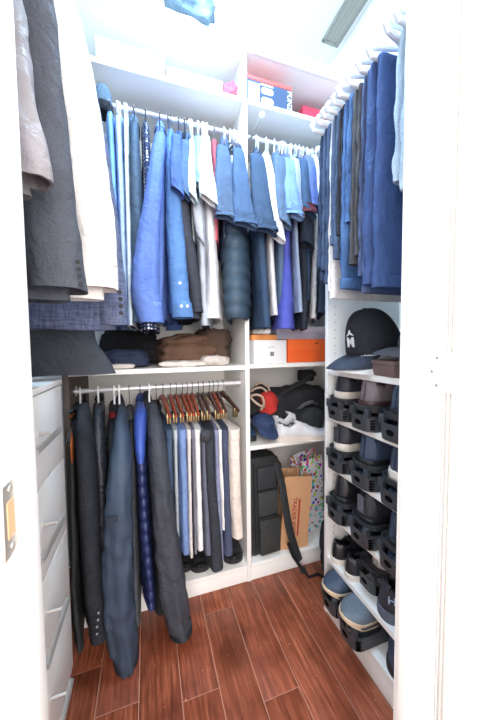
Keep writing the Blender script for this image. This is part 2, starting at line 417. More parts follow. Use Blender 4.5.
HANG = {}
def hanger(kind, hook, ang, label, group, w=.2, drop=.075):
    """hook on rod; bar lies along direction ang (in XY)"""
    names = dict(white='white_plastic', wire='wire', wood='red_wood', dark='dark_wood')
    t = thing('clothes_hanger', label, 'hanger', hook, ang, group)
    key = (kind, w, drop)
    if key not in HANG:
        m = HANGW if kind == 'white' else WIRE
        r = .0042 if kind == 'white' else .0018
        R = .019
        pts = [(R*cos(a), 0, R*sin(a)-.0035) for a in [radians(200-k*22) for k in range(13)]]
        pts += [(.004, 0, -.036), (0, 0, -.05), (0, 0, -drop)]
        hk = MB().tube(pts, r, 8)
        bar = MB()
        if kind in ('white', 'wire'):
            bar.tube([(x_*w, 0, -drop-.055*abs(x_)**1.3) for x_ in [-1+.2*k for k in range(11)]], r*1.15, 8)
            bar.tube([(-w, 0, -drop-.055), (-w*.9, 0, -drop-.075), (w*.9, 0, -drop-.075), (w, 0, -drop-.055)], r, 8)
            mm = m
        else:
            mm = WOODH if kind == 'wood' else WOODD
            bar.tube([(x_*w, 0, -drop+.006-.045*abs(x_)**1.2) for x_ in [-1+.2*k for k in range(11)]], [.006+.006*(1-abs(-1+.2*k)) for k in range(11)], 10, flat=1.3)
            bar.tube([(-w*.8, 0, -drop-.04), (w*.8, 0, -drop-.04)], .002, 6, m=0)
        clips = []
        if kind in ('wood', 'dark'):
            for sx in (-.8, .8):
                c = MB().box(sx*w-.012, sx*w+.012, -.008, -.002, -drop-.075, -drop-.033, .0015).box(sx*w-.012, sx*w+.012, .002, .008, -drop-.075, -drop-.033, .0015)
                c.tube([(sx*w, -.009, -drop-.05), (sx*w, .009, -drop-.05)], .004, 8)
                clips.append(c)
        HANG[key] = [hk.build('hook', m, t), bar.build('shoulder_bar', mm, t)] + [c.build('clip', mat('brass_clip', (176, 160, 120), .3, 1), t) for c in clips]
    else:
        for src in HANG[key]:
            o = src.copy(); COL.objects.link(o); o.parent = t
    return t

SEED = [0]
def garment(label, cat_, hook, rodv, axis, mats, body=None, sleeves=(), name=None, hk='white', fold=.006, quilt=None, collar=None, buttons=None, group=None, hang=True, wr=.003, top=None, drop=.08, hangw=.2, near_only=False):
    """axis 'x': rod along X at Y=rodv[0]; axis 'y': rod along Y at X=rodv[0]. hook = coordinate along the rod; z rod = rodv[1]
    body/sleeve levels are (z, near_a, off, t): coordinate along the rod of the near edge, distance off the rod plane, half thickness"""
    SEED[0] += 1; sd = SEED[0]
    sgn = -1 if axis == 'x' else 1   # direction off the rod: -Y for axis x ; given sign for axis y
    if axis == 'Y': sgn = -1
    def P(a, off, z):
        return (a, rodv[0]+sgn*off, z) if axis == 'x' else (rodv[0]+sgn*off, a, z)
    zr = rodv[1]
    base = P(hook, 0, zr)
    root = thing(name, label, cat_, base, 0, group)
    def bodykeys(lv):
        ks = []
        z, a, off, tt = lv[0]
        def key(z, a, off, tt):
            n = P(a, off, z); c = P(hook, 0, z)
            return (c[0], c[1], z, n[0]-c[0], n[1]-c[1], tt)
        k0 = key(z, a, off, tt)
        zt = zr-drop
        ks.append((base[0], base[1], zt+.012, k0[3]*.22, k0[4]*.22, min(tt, .016)))
        ks.append((base[0], base[1], zt-.004, k0[3]*.42, k0[4]*.42, min(tt, .022)*.9))
        if z < zt-.03: ks.append((base[0], base[1], (zt+z)/2, k0[3]*.82, k0[4]*.82, tt))
        ks += [key(*l) for l in lv]
        ks = [ks[0]]+[k for k in ks[1:]]
        return sorted(ks, key=lambda k: -k[2])
    parts = []
    if body:
        bo = cloth(bodykeys(body), sd, fold, wr, quilt).build('body', mats[0], root, loc=base, ang=80); parts.append(bo)
    for si, sl_ in enumerate(sleeves):
        lv = sl_['lv']; m = sl_.get('m', mats[0])
        dep = sl_.get('dep', .04)
        ks = []
        for (z, a, off, tt) in lv:
            n = P(a, off, z)
            ks.append((n[0], n[1]+dep*.6, z, tt, 0, dep) if axis == 'x' else (n[0]-sgn*dep*.6, n[1], z, 0, tt, dep))
        # gather the top into the shoulder
        k = ks[0]; ks.insert(0, (k[0], k[1]+(.03 if axis == 'x' else 0), k[2]+.02, k[3]*.6, k[4]*.6, k[5]*.6))
        so = cloth(ks, sd+40+si, sl_.get('fold', fold), wr, sl_.get('quilt'), p=sl_.get('p', 2.3), fr=1.9, slant=sl_.get('slant', 0)).build('sleeve', m, root, loc=base, ang=80)
        parts.append(so)
        if sl_.get('band'):
            k = ks[-1]; bh = sl_['band']
            kk = [(k[0], k[1], k[2]+bh, k[3]+.003, k[4]+.003, k[5]+.003), (k[0], k[1], k[2]-.001, k[3]+.003, k[4]+.003, k[5]+.003)]
            k2 = ks[-2]; f_ = bh/max(.01, k2[2]-k[2]); w3 = [0, 0, 0, .003*(k[3] > 0), .003*(k[4] > 0), .003]
            kk = [tuple(k[i]+(k2[i]-k[i])*f_ + w3[i] for i in range(6)), tuple(k[i]+w3[i]-(.001 if i == 2 else 0) for i in range(6))]
            cloth(kk, sd+80, .0, .001, None, p=sl_.get('p', 2.3), hollow=True, slant=sl_.get('slant', 0)).build('cuff', sl_.get('bm', m), so, loc=base, ang=80)
    if collar:
        zt = zr-drop
        n0 = P(body[0][1], body[0][2], 0) if body else P(sleeves[0]['lv'][0][1], .2, 0)
        u = Vector((n0[0]-base[0], n0[1]-base[1], 0)).normalized()
        ks = [(base[0], base[1], zt+.03, u.x*.05, u.y*.05, .017), (base[0], base[1], zt+.01, u.x*.062, u.y*.062, .022), (base[0], base[1], zt-.012, u.x*.075, u.y*.075, .026)]
        cloth(ks, sd+9, 0, .001, None, hollow=False).build('collar', collar, root, loc=base, ang=80)
    if buttons:
        par = parts[buttons.get('part', 0)]
        for (px, py, off) in buttons['p']:
            if axis == 'x': c = at(px, py, 'Y', rodv[0]-off)
            else: c = at(px, py, 'X', rodv[0]+sgn*off)
            d = (EYE-c).normalized()
            bb = MB().disc(c-d*.003, d, buttons.get('r', .0055), .005, 12).disc(c+d*.001, d, buttons.get('r', .0055)*.55, .0015, 10)
            bo = bb.build('button', buttons['m'], par, loc=base)
    if hang:
        n0 = body[0] if body else sleeves[0]['lv'][0]
        n = P(n0[1], n0[2], 0); ang = atan2(n[1]-base[1], n[0]-base[0])
        what = {'white': 'white plastic hanger', 'wire': 'thin wire hanger', 'wood': 'red wooden hanger with clips', 'dark': 'dark wooden hanger with clips'}[hk]
        hl = what+' holding the '+hang if isinstance(hang, str) else what+' holding the '+' '.join(label.split()[:7])
        hanger(hk, base, ang, hl, 'hangers on the closet rods', hangw, drop-.002)
    return root

def pxl(rows, off_plane, axis='x', rx=None):
    """rows (py, pl, pr, off) -> (z, a, off, t)"""
    out = []
    for (py, l, r_, off) in rows:
        if axis == 'x':
            a = at(l, py, 'Y', off_plane-off); b_ = at(r_, py, 'Y', off_plane-off)
            out.append((((a.z+b_.z)/2), (a.x+b_.x)/2, off, abs(b_.x-a.x)/2*.97))
    return out
def hookx(px, z=RZ): # hook pixel -> X on a back rod
    lo, hi = -.6, .9
    for _ in range(40):
        m = (lo+hi)/2; v = Vector((m, RY, z))-EYE; q = 239.5+FPX*v.dot(_r)/v.dot(_f)
        if q < px: lo = m
        else: hi = m
    return lo

def up(label, cat_, name, hook, mats, body=None, sl=None, zr=RZ, sk={}, **kw):
    B = pxl(body, RY) if body else None
    sls = []
    if sl:
        d = dict(lv=pxl(sl, RY)); d.update(sk)
        if zr > 2 and sl[-1][0] < 246: d.setdefault('slant', .018); d.update(dep=.02, p=3.2, fold=.007)
        sls.append(d)
        # the far sleeve mirrors the near one behind the rod
        hx = hookx(hook, zr)
        far = [(z, 2*hx-a, -min(off, .235), t) for (z, a, off, t) in d['lv']]
        df = dict(d); df['lv'] = far; df['dep'] = d.get('dep', .04)*.8; df['slant'] = 0
        df.pop('band', None)
        sls.append(df)
    return garment(label, cat_, hookx(hook, zr), (RY, zr), 'x', mats, B, sls, name=name, **kw)

NAVY = (38, 50, 78)
# ================================================================== upper left bay, left to right
GU = None
up('bright sky blue shirt at the left end of the upper rod, beside the cream jacket', 'shirt', 'shirt', 110, [cl('sky', (110, 172, 244))], [(124, 105, 115, .2), (200, 108, 119, .22), (325, 112, 124, .22)], hk='wire', fold=.003)
up('pale blue finely checked shirt next to the bright sky blue shirt', 'shirt', 'shirt', 120, [cl('paleblue', (180, 208, 242), 'check', (140, 172, 222), pscale=2)], [(126, 113, 123, .2), (200, 115, 126, .22), (325, 119, 130, .22)], hk='white', fold=.003)
up('pale mint knitted shirt between the checked shirt and the slate jacket', 'shirt', 'shirt', 127, [cl('mint', (222, 238, 248), 'check', (196, 218, 236), pscale=2)], [(125, 122, 129, .2), (200, 123, 131, .22), (325, 126, 135, .22)], hk='white', fold=.003)
SL = cl('slate', (62, 88, 118))
up('plain slate blue jacket hanging left of the polka dot shirt', 'jacket', 'jacket', 133, [SL], [(130, 128, 141, .18), (160, 127, 143, .22), (230, 127, 148, .23), (322, 127, 150, .23)], hk='wire', fold=.004, collar=SL)
up('navy shirt with white polka dots, mostly hidden by the cobalt shirt', 'shirt', 'shirt', 145, [cl('polka', (34, 48, 92), 'dots', (214, 222, 240), pscale=.8)], [(131, 141, 151, .17), (160, 141, 153, .2), (240, 142, 156, .22), (329, 137, 159, .25)], hk='wire', fold=.005)
CB = cl('cobalt', (78, 112, 196), 'denim', (62, 96, 180), bump=.5)
up('bright cobalt blue long-sleeved shirt with a wide hanging sleeve', 'shirt', 'shirt', 160, [CB], [(136, 154, 166, .15), (180, 152, 167, .2), (318, 152, 166, .2)], [(135, 154, 167, .17), (160, 149, 165, .22), (200, 143, 162, .26), (250, 134, 160, .27), (290, 130, 160, .27), (322, 139, 164, .265)], hk='wire', sk=dict(dep=.045, fold=.008, band=.07), fold=.005, collar=CB)
MBL = cl('midblue', (72, 122, 190), bump=.4)
up('medium blue long-sleeved shirt with white buttons on its cuff', 'shirt', 'shirt', 171, [MBL], [(142, 164, 174, .15), (200, 165, 180, .19), (312, 168, 186, .19)], [(142, 165, 174, .17), (190, 166, 182, .22), (240, 167, 186, .24), (290, 170, 190, .25), (317, 173, 194, .25)], sk=dict(dep=.045, fold=.005, band=.055), hk='wire',
   buttons=dict(part=1, m=HANGW, p=[(180, 283, .27), (181.5, 306, .27), (187.5, 306, .27)], r=.005))
up('royal blue short-sleeved polo shirt overlapping the cuffed medium blue shirt', 'polo shirt', 'polo_shirt', 179, [cl('royalpolo', (58, 92, 168))], [(150, 174, 184, .15), (240, 176, 186, .16)], [(136, 172, 181, .19), (165, 170, 183, .24), (190, 171, 185, .28)], sk=dict(dep=.05), hk='wire')
up('charcoal long-sleeved cardigan hanging under the blue polo shirts', 'cardigan', 'cardigan', 184, [cl('charcoalA', (52, 56, 70))], [(152, 181, 189, .15), (200, 176, 192, .19), (250, 178, 198, .2), (318, 186, 205, .2)], [(200, 173, 189, .2), (225, 174, 192, .22), (260, 184, 198, .22), (312, 192, 204, .21)], hk='wire', sk=dict(dep=.04))
up('steel blue short-sleeved polo shirt beside the pale mint tee', 'polo shirt', 'polo_shirt', 187, [cl('steelpolo', (66, 100, 146))], [(150, 182, 189, .14), (240, 184, 194, .15)], [(142, 181, 190, .19), (170, 180, 190, .23), (194, 181, 191, .26)], sk=dict(dep=.045), hk='wire')
up('pale mint short-sleeved tee shirt beside a light blue tee', 'tee shirt', 'tee_shirt', 192, [cl('minttee', (204, 228, 232))], [(150, 188, 194, .14), (240, 190, 197, .15)], [(141, 189, 195, .18), (170, 188, 196, .23), (197, 188, 198, .26)], sk=dict(dep=.05), hk='white')
up('light blue short-sleeved tee shirt left of the white tee shirts', 'tee shirt', 'tee_shirt', 198, [cl('ltbluetee', (124, 176, 216))], [(150, 195, 202, .14), (240, 196, 204, .15), (300, 196, 206, .16)], [(138, 195, 202, .18), (165, 195, 204, .22), (186, 196, 206, .25)], sk=dict(dep=.045), hk='white')
up('light grey shirt with a crumpled sleeve behind the white tee shirt', 'shirt', 'shirt', 203, [cl('ltgrey', (176, 186, 202))], [(155, 200, 206, .14), (210, 196, 206, .18), (326, 198, 211, .18)], [(200, 192, 201, .19), (222, 194, 204, .21), (240, 197, 205, .2)], sk=dict(dep=.03), hk='white')
WT = cl('whitetee', (236, 238, 242))
up('white long shirt with a loose white sleeve, left of the red one', 'shirt', 'shirt', 207, [WT], [(140, 201, 210, .15), (200, 203, 216, .19), (260, 206, 220, .2), (318, 205, 226, .2)], [(137, 201, 210, .18), (165, 199, 214, .23), (200, 200, 220, .28)], sk=dict(dep=.05), hk='white', fold=.008)
up('coral red tee shirt squeezed between white and slate shirts', 'tee shirt', 'tee_shirt', 214, [cl('coral', (220, 92, 112))], [(145, 211, 218, .14), (180, 212, 219, .18), (240, 213, 219, .18)], hk='wire', fold=.003)
SP = cl('slatepolo', (70, 98, 138))
up('slate blue polo shirt with wide short sleeve above the puffer vest', 'polo shirt', 'polo_shirt', 224, [SP], [(148, 219, 230, .15), (260, 222, 232, .15)], [(147, 217, 229, .18), (175, 216, 235, .24), (216, 216, 239, .28)], sk=dict(dep=.055, band=.012), hk='white', collar=SP)
up('black and white patterned shirt showing between two slate blue shirts', 'shirt', 'shirt', 230, [cl('pattern', (26, 28, 38), 'splash', (190, 196, 208), pscale=1)], [(155, 229, 237, .15), (260, 228, 236, .15)], [(153, 230, 239, .2), (180, 230, 240, .22), (207, 230, 238, .23)], sk=dict(dep=.03), hk='white')
PUF = mat('puffer_dark_teal', (56, 76, 94), .6, spec=.4, bump=.2, bscale=150)
up('dark teal quilted puffer vest hanging over the partition edge', 'vest', 'puffer_vest', 236, [PUF], [(170, 229, 240, .14), (215, 222, 246, .19), (240, 220, 248, .21), (280, 219, 249, .22), (305, 220, 249, .22), (318, 223, 247, .21)], hk='white', quilt=(.06, .010), fold=.002)
ST = cl('slatetee', (62, 94, 140))
up('slate blue tee shirt with wide sleeve, rightmost in the upper left bay', 'tee shirt', 'tee_shirt', 238, [ST], [(152, 233, 243, .15), (240, 232, 244, .15)], [(150, 233, 244, .2), (180, 233, 250, .26), (223, 235, 258, .31)], sk=dict(dep=.055, band=.012), hk='white')

# ================================================================== upper right bay
NT = cl('navytee', (50, 78, 116))
up('navy tee shirt with wide short sleeve, leftmost in the upper right bay', 'tee shirt', 'tee_shirt', 256, [NT], [(162, 252, 264, .16), (230, 254, 268, .2), (300, 258, 272, .21), (327, 260, 274, .21)], [(156, 251, 264, .2), (190, 252, 271, .26), (229, 256, 279, .3)], sk=dict(dep=.055, band=.012), hk='white', fold=.007)
up('white tee shirt between the navy and slate tee shirts, right bay', 'tee shirt', 'tee_shirt', 266, [cl('white2', (230, 232, 236))], [(160, 264, 271, .16), (240, 267, 276, .2), (315, 271, 281, .2)], [(156, 264, 271, .19), (195, 268, 279, .24), (238, 272, 286, .27)], sk=dict(dep=.045), hk='white')
up('slate grey tee shirt with a long dark hem in the right bay', 'tee shirt', 'tee_shirt', 274, [cl('slate3', (82, 110, 146))], [(162, 274, 284, .16), (240, 275, 286, .2), (318, 277, 290, .2)], [(158, 274, 286, .2), (190, 275, 289, .24), (224, 279, 292, .27)], sk=dict(dep=.045), hk='white')
up('vivid violet blue shirt hanging low in the middle of the right bay', 'shirt', 'shirt', 282, [cl('violet', (72, 84, 206))], [(165, 280, 290, .15), (240, 281, 292, .2), (280, 277, 294, .22), (328, 274, 297, .23)], hk='white', fold=.006)
up('bright light blue tee shirt above the violet blue shirt', 'tee shirt', 'tee_shirt', 284, [cl('skytee', (112, 154, 216))], [(164, 284, 293, .15), (230, 286, 294, .16)], [(160, 284, 295, .2), (185, 285, 299, .24), (214, 287, 304, .28)], sk=dict(dep=.05, band=.012), hk='white')
up('pale blue striped shirt hem beside the violet blue shirt', 'shirt', 'shirt', 291, [cl('paleb2', (160, 182, 220))], [(162, 292, 299, .15), (230, 293, 300, .19), (312, 297, 305, .2)], [(160, 293, 299, .2), (190, 296, 302, .24), (212, 299, 306, .26)], sk=dict(dep=.03), hk='white')
up('dark charcoal long shirt hanging right of the violet blue shirt', 'shirt', 'shirt', 295, [cl('char3', (44, 50, 64))], [(165, 296, 303, .15), (240, 300, 309, .19), (329, 300, 310, .2)], hk='white')
NM = cl('navy4', (52, 82, 122))
up('navy polo shirt with maroon band inside its sleeve', 'polo shirt', 'polo_shirt', 299, [NM], [(162, 298, 306, .16), (240, 304, 312, .18), (300, 304, 312, .18)], [(160, 299, 307, .2), (185, 302, 312, .24), (212, 304, 317, .27)], sk=dict(dep=.045, band=.02, bm=cl('maroon', (112, 40, 52))), hk='white')
up('black tee shirt with drooping sleeve under the maroon-banded polo', 'tee shirt', 'tee_shirt', 303, [cl('blk5', (34, 44, 60))], [(165, 303, 310, .15), (240, 306, 314, .17), (320, 300, 309, .18)], [(205, 302, 312, .22), (225, 302, 314, .24), (245, 303, 315, .25)], sk=dict(dep=.04), hk='white')
up('periwinkle blue polo shirt near the right end of the right bay', 'polo shirt', 'polo_shirt', 307, [cl('peri', (84, 108, 190))], [(160, 306, 312, .15), (240, 309, 315, .15)], [(158, 306, 314, .2), (180, 309, 318, .23), (206, 311, 322, .26)], sk=dict(dep=.045, band=.012), hk='white')
up('white long shirt near the right end of the right bay', 'shirt', 'shirt', 312, [WT], [(160, 312, 318, .15), (230, 312, 320, .18), (318, 309, 317, .18)], [(158, 313, 318, .19), (180, 315, 321, .22), (202, 316, 325, .24)], sk=dict(dep=.04), hk='white')
up('dark slate shirt, last on the rod of the right bay', 'shirt', 'shirt', 318, [cl('slate6', (54, 74, 104))], [(160, 318, 325, .15), (230, 318, 327, .19), (312, 316, 326, .19)], hk='white')
up('faded blue tee shirt hidden behind the rightmost shirt of the right bay', 'tee shirt', 'tee_shirt', 324, [cl('slate7', (88, 116, 160))], [(160, 324, 331, .15), (230, 325, 333, .19), (300, 325, 333, .19)], hk='white')

# ================================================================== lower left rod: jackets
Z2 = dict(zr=RZL)
GD = cl('greygreen', (58, 62, 64), rough=.7)
up('dark grey jacket squeezed against the drawer cabinet, reaching near the floor', 'jacket', 'jacket', 72, [GD], [(412, 66, 74, .12), (470, 67, 77, .2), (560, 68, 80, .22), (655, 73, 85, .24)], zr=RZL, drop=.10, hk='wire', fold=.01)
up('orange jacket sleeve showing beside the dark brown side panel', 'jacket', 'jacket', 74, [cl('orange', (196, 92, 36))], [(418, 67, 72, .12), (446, 68, 74, .20), (464, 70, 74, .21)], zr=RZL, drop=.10, hk='wire', fold=.003)
BK = cl('inkblazer', (34, 38, 46), rough=.75)
up('long black blazer with four cuff buttons, leftmost of the dark jackets', 'blazer', 'blazer', 80, [BK], [(410, 72, 90, .12), (430, 70, 91, .2), (500, 74, 98, .24), (560, 80, 104, .25), (632, 86, 108, .25)], [(412, 76, 88, .16), (440, 74, 92, .24), (480, 76, 96, .28), (560, 80, 100, .30), (640, 88, 108, .30)], zr=RZL, drop=.10, hk='white', sk=dict(dep=.05, fold=.004), collar=BK,
   buttons=dict(part=1, m=mat('grey_button', (104, 104, 110), .5), p=[(98.5, 613, .335), (98, 620, .335), (97, 627, .335), (97, 634, .335)], r=.0035), fold=.004)
up('black ribbed puffer jacket with narrow horizontal ridges on its sleeve', 'jacket', 'puffer_jacket', 98, [mat('blackpuff', (30, 32, 40), .5, bump=.2)], [(412, 92, 104, .12), (450, 92, 105, .2), (520, 96, 108, .22), (605, 101, 114, .22)], [(412, 93, 103, .14), (440, 93, 104, .2), (480, 96, 106, .24), (560, 99, 110, .25), (600, 102, 112, .25)], zr=RZL, drop=.10, hk='white', sk=dict(quilt=(.02, .007), dep=.04), fold=.003)
RC = cl('redcollar', (190, 44, 52), 'fabric')
up('black jacket with a red collar edge behind the steel blue jacket', 'jacket', 'jacket', 114, [cl('blackj', (32, 35, 42))], [(412, 107, 120, .14), (440, 104, 120, .2), (520, 106, 122, .22), (600, 108, 122, .22)], zr=RZL, drop=.10, hk='white', collar=RC, fold=.005)
SB = mat('steel_nylon', (56, 68, 86), .6, spec=.3, bump=.3, bscale=45)
t = up('steel blue nylon jacket with a big padded sleeve reaching the floor', 'jacket', 'jacket', 119, [SB], [(414, 114, 127, .14), (450, 110, 128, .2), (520, 108, 130, .22), (600, 108, 130, .22)], [(416, 115, 126, .16), (440, 111, 130, .24), (480, 106, 132, .29), (530, 102, 133, .31), (590, 100, 134, .31), (630, 103, 136, .305), (655, 110, 138, .295), (668, 114, 138, .29)], zr=RZL, drop=.10, hk='white', sk=dict(dep=.06, fold=.016, band=.02, bm=cl('cuffdark', (30, 34, 48))), fold=.006, wr=.008, collar=SB)
c = at(112, 520, 'Y', RY-.35)
lab = MB().box(-.017, .017, -.002, .002, -.009, .009, .001, M=Matrix.Translation(c)).build('sleeve_patch', cl('patch', (38, 46, 62)), t, loc=t.location)
up('charcoal wool coat beside the steel blue padded sleeve', 'coat', 'coat', 129, [cl('woolcoat', (50, 52, 56), 'heather', (78, 80, 84))], [(420, 124, 135, .16), (450, 123, 136, .22), (530, 125, 139, .25), (627, 130, 144, .26)], zr=RZL, drop=.10, hk='wire', fold=.003)
RB = mat('royal_nylon', (50, 76, 156), .5, bump=.2)
up('royal blue puffer jacket with a navy quilted lower sleeve', 'jacket', 'puffer_jacket', 140, [mat('navypuff', (38, 48, 92), .45, bump=.15)], [(414, 134, 146, .14), (440, 133, 147, .2), (520, 138, 152, .23), (610, 145, 158, .24)], [(414, 134, 147, .16), (430, 133, 147, .2), (448, 134, 146, .23), (462, 136, 145, .24)], zr=RZL, drop=.10, hk='wire', sk=dict(m=RB, dep=.05), quilt=(.045, .011), fold=.003, collar=RB)
up('black fleece jacket with sagging hem between blue puffer and charcoal jacket', 'jacket', 'jacket', 156, [cl('fleece', (26, 27, 32))], [(412, 152, 163, .14), (440, 152, 166, .2), (520, 154, 170, .22), (615, 150, 172, .24)], zr=RZL, drop=.10, hk='wire', fold=.006)
CJ = cl('charjacket', (52, 55, 66), rough=.7)
up('charcoal jacket with a long sleeve swinging out to the right', 'jacket', 'jacket', 149, [CJ], [(410, 146, 160, .14), (440, 146, 164, .2), (520, 152, 172, .22), (612, 160, 182, .22)], [(411, 147, 159, .16), (435, 147, 165, .24), (480, 150, 171, .29), (540, 154, 179, .31), (600, 160, 188, .31), (636, 170, 193, .30)], zr=RZL, drop=.10, hk='white', sk=dict(dep=.055, fold=.014, band=.02, bm=cl('cuffdark2', (26, 28, 34))), fold=.006, wr=.006, collar=CJ)

# ---- trousers on clip hangers
TR = [(162.5, 165, 174, 'dark washed blue jeans', (54, 76, 112), 'denim', 550, 'wood', .17),
      (170, 173, 178.5, 'pale grey striped trousers', (170, 180, 190), 'fabric', 553, 'wood', .17),
      (176, 178, 188, 'light periwinkle blue trousers', (104, 136, 200), 'fabric', 555, 'wood', .18),
      (182, 186.5, 192, 'off-white chino trousers', (214, 206, 202), 'fabric', 558, 'wood', .17),
      (187, 191, 195.5, 'dusky grey trousers', (112, 112, 130), 'fabric', 554, 'wood', .17),
      (192, 194, 202, 'clean white trousers', (236, 234, 234), 'fabric', 552, 'wood', .17),
      (198, 201, 207, 'slim slate trousers', (96, 100, 124), 'fabric', 556, 'dark', .17),
      (203, 204, 216, 'near-black trousers', (44, 47, 58), 'denim', 572, 'dark', .19),
      (209, 214, 220, 'lavender grey trousers', (128, 134, 172), 'fabric', 560, 'dark', .16),
      (213, 218, 223, 'ivory white trousers', (238, 236, 232), 'fabric', 530, 'wood', .16),
      (217.5, 221, 230, 'ink blue textured jeans', (58, 68, 98), 'denim', 556, 'dark', .17),
      (222.5, 229, 243, 'cream corduroy trousers', (232, 216, 204), 'fabric', 539, 'dark', .16)]
for i, (hp, l, r_, nm, rgb, pat, yb, hk, off) in enumerate(TR):
    nxt = TR[i-1][3] if i else 'charcoal jacket'
    m = cl('tr%d' % i, rgb, pat)
    hx = hookx(hp, RZL); z0, z1 = .868, None
    rows = [(431, l, r_, off), (470, l+1, r_+.6, off+.005), (yb, l+3.5, r_+(6 if i > 5 else 3), off+.005)]
    if i == 7: rows[-1] = (yb, 211, 227, off)
    if i == 11: rows[-1] = (yb, 234, 247, off-.01)
    B = pxl(rows, RY)
    B = [(min(z0, B[0][0]), *B[0][1:])] + B[1:]
    base = (hx, RY, RZL)
    root = thing('trousers', nm+' on a clip hanger, beside the '+nxt, 'trousers', base, 0, None)
    ks = []
    for (z, a, of, t_) in B:
        # leg slab: near edge at (a, RY-of), width .33 back along the hanger
        n = Vector((a, RY-of)); c = Vector((hx, RY)); u = n-c
        ks.append((c.x, c.y, z, u.x, u.y, t_))
    ks.insert(1, (ks[0][0], ks[0][1], ks[0][2]-.04, ks[0][3], ks[0][4], ks[0][5]))
    k = ks[0]
    cloth(ks, 100+i, .004, .002, None, p=4).build('leg_fabric', m, root, loc=base, ang=80)
    wb = [(k[0], k[1], k[2]+.004, k[3]*1.0, k[4]*1.0, k[5]+.0015), (k[0], k[1], k[2]-.034, k[3]*1.01, k[4]*1.01, k[5]+.002)]
    cloth(wb, 130+i, 0, .001, None, p=4, hollow=False).build('waistband', m, root, loc=base, ang=80)
    ang = atan2(-off, B[0][1]-hx)
    hanger(hk, base, ang, ('red' if hk == 'wood' else 'dark')+' wooden clip hanger holding the '+nm, 'wooden hangers on the lower rod', .19, .055)
# little dark pouch clipped by the near-black trousers
c = at(206, 436, 'Y', 1.10)
o = MB().ball(c, .026, (.95, .8, 1.05)).build('drawstring_pouch', cl('pouch', (52, 54, 60)), loc=c)
tag(o, 'small round dark pouch hanging in front of the near-black trousers', 'pouch')

# ================================================================== left rod: suits seen end-on
LX, LZ = -.33, 2.147
rod('white metal clothes rod holding the suit jackets above the drawers', (LX, YF1+.001, LZ), (LX, YU-.001, LZ))
def lg(label, cat_, name, hook, mats, body, sl=(), **kw):
    return garment(label, cat_, hook, (LX, LZ), 'y', mats, body, sl, name=name, **kw)
TP = cl('taupe', (128, 124, 130), rough=.5)
lg('taupe grey jacket nearest the left door jamb, with a small tab on its side', 'jacket', 'jacket', .50, [TP],
   [(1.98, .50, .12, .025), (1.8, .50, .135, .026), (1.5, .50, .165, .026), (1.37, .50, .175, .026)],
   [dict(lv=[(1.97, .48, .12, .02), (1.8, .48, .145, .022), (1.6, .48, .168, .024), (1.385, .48, .188, .026)], dep=.03)], hk='dark', hangw=.125, wr=.006, fold=.012)
DG = cl('charcoalsuit', (56, 60, 72), 'heather', (70, 74, 86), rough=.8)
hn = mat('horn_button', (20, 20, 26), .55, spec=.3)
lg('charcoal grey suit jacket with four dark sleeve buttons, left of the cream one', 'suit jacket', 'suit_jacket', .61, [DG],
   [(2.0, .61, .14, .022), (1.8, .605, .165, .03), (1.5, .60, .18, .032), (1.235, .595, .20, .034)],
   [dict(lv=[(1.99, .60, .135, .02), (1.85, .59, .165, .03), (1.6, .585, .186, .032), (1.4, .58, .197, .034), (1.25, .58, .211, .036)], dep=.045, fold=.004)], hk='dark', hangw=.125, fold=.007,
   buttons=dict(part=1, m=hn, r=.0038, p=[(77.5, 262, .222), (79, 269, .222), (80, 276, .223), (81, 284, .224)]))
CR = cl('creamsuit', (236, 232, 230), 'heather', (222, 216, 212))
lg('cream linen suit jacket with pale buttons on its cuff', 'suit jacket', 'suit_jacket', .775, [CR],
   [(2.02, .77, .16, .022), (1.8, .765, .20, .03), (1.5, .76, .225, .034), (1.262, .755, .235, .036)],
   [dict(lv=[(2.01, .765, .15, .02), (1.88, .76, .19, .028), (1.7, .755, .222, .034), (1.45, .75, .245, .038), (1.285, .745, .25, .042)], dep=.045, fold=.004)], hk='dark', hangw=.125, fold=.005,
   buttons=dict(part=1, m=mat('pearl_button', (216, 208, 202), .3), r=.0055, p=[(109.5, 250, .258), (109, 257, .258), (108.5, 264, .258), (108.5, 271, .258)]))
PD = cl('plaidblazer', (98, 108, 142), 'plaid', (58, 66, 98))
lg('long blue plaid blazer with buttons, hanging behind the cream jacket', 'blazer', 'blazer', .93, [PD],
   [(2.02, .93, .15, .022), (1.8, .93, .20, .03), (1.5, .93, .225, .032), (1.2, .925, .245, .036)],
   [dict(lv=[(2.01, .93, .15, .02), (1.85, .93, .2, .028), (1.6, .93, .235, .032), (1.4, .93, .25, .034), (1.215, .925, .262, .038)], dep=.04, fold=.003)], hk='dark', hangw=.125, fold=.004,
   buttons=dict(part=1, m=hn, r=.0055, p=[(119.5, 292, .27), (120.5, 299, .27), (121, 306, .27), (121, 313, .27)]))
DN = cl('darkcoat', (56, 60, 68), rough=.7)
lg('dark charcoal coat whose folded hem hangs down to the drawer top', 'coat', 'coat', 1.03, [DN],
   [(2.0, 1.03, .15, .022), (1.7, 1.03, .16, .03), (1.4, 1.03, .16, .035), (1.2, 1.03, .165, .04), (1.12, 1.025, .20, .045), (1.062, 1.02, .23, .05)], hk='dark', hangw=.125, fold=.006, wr=.006)
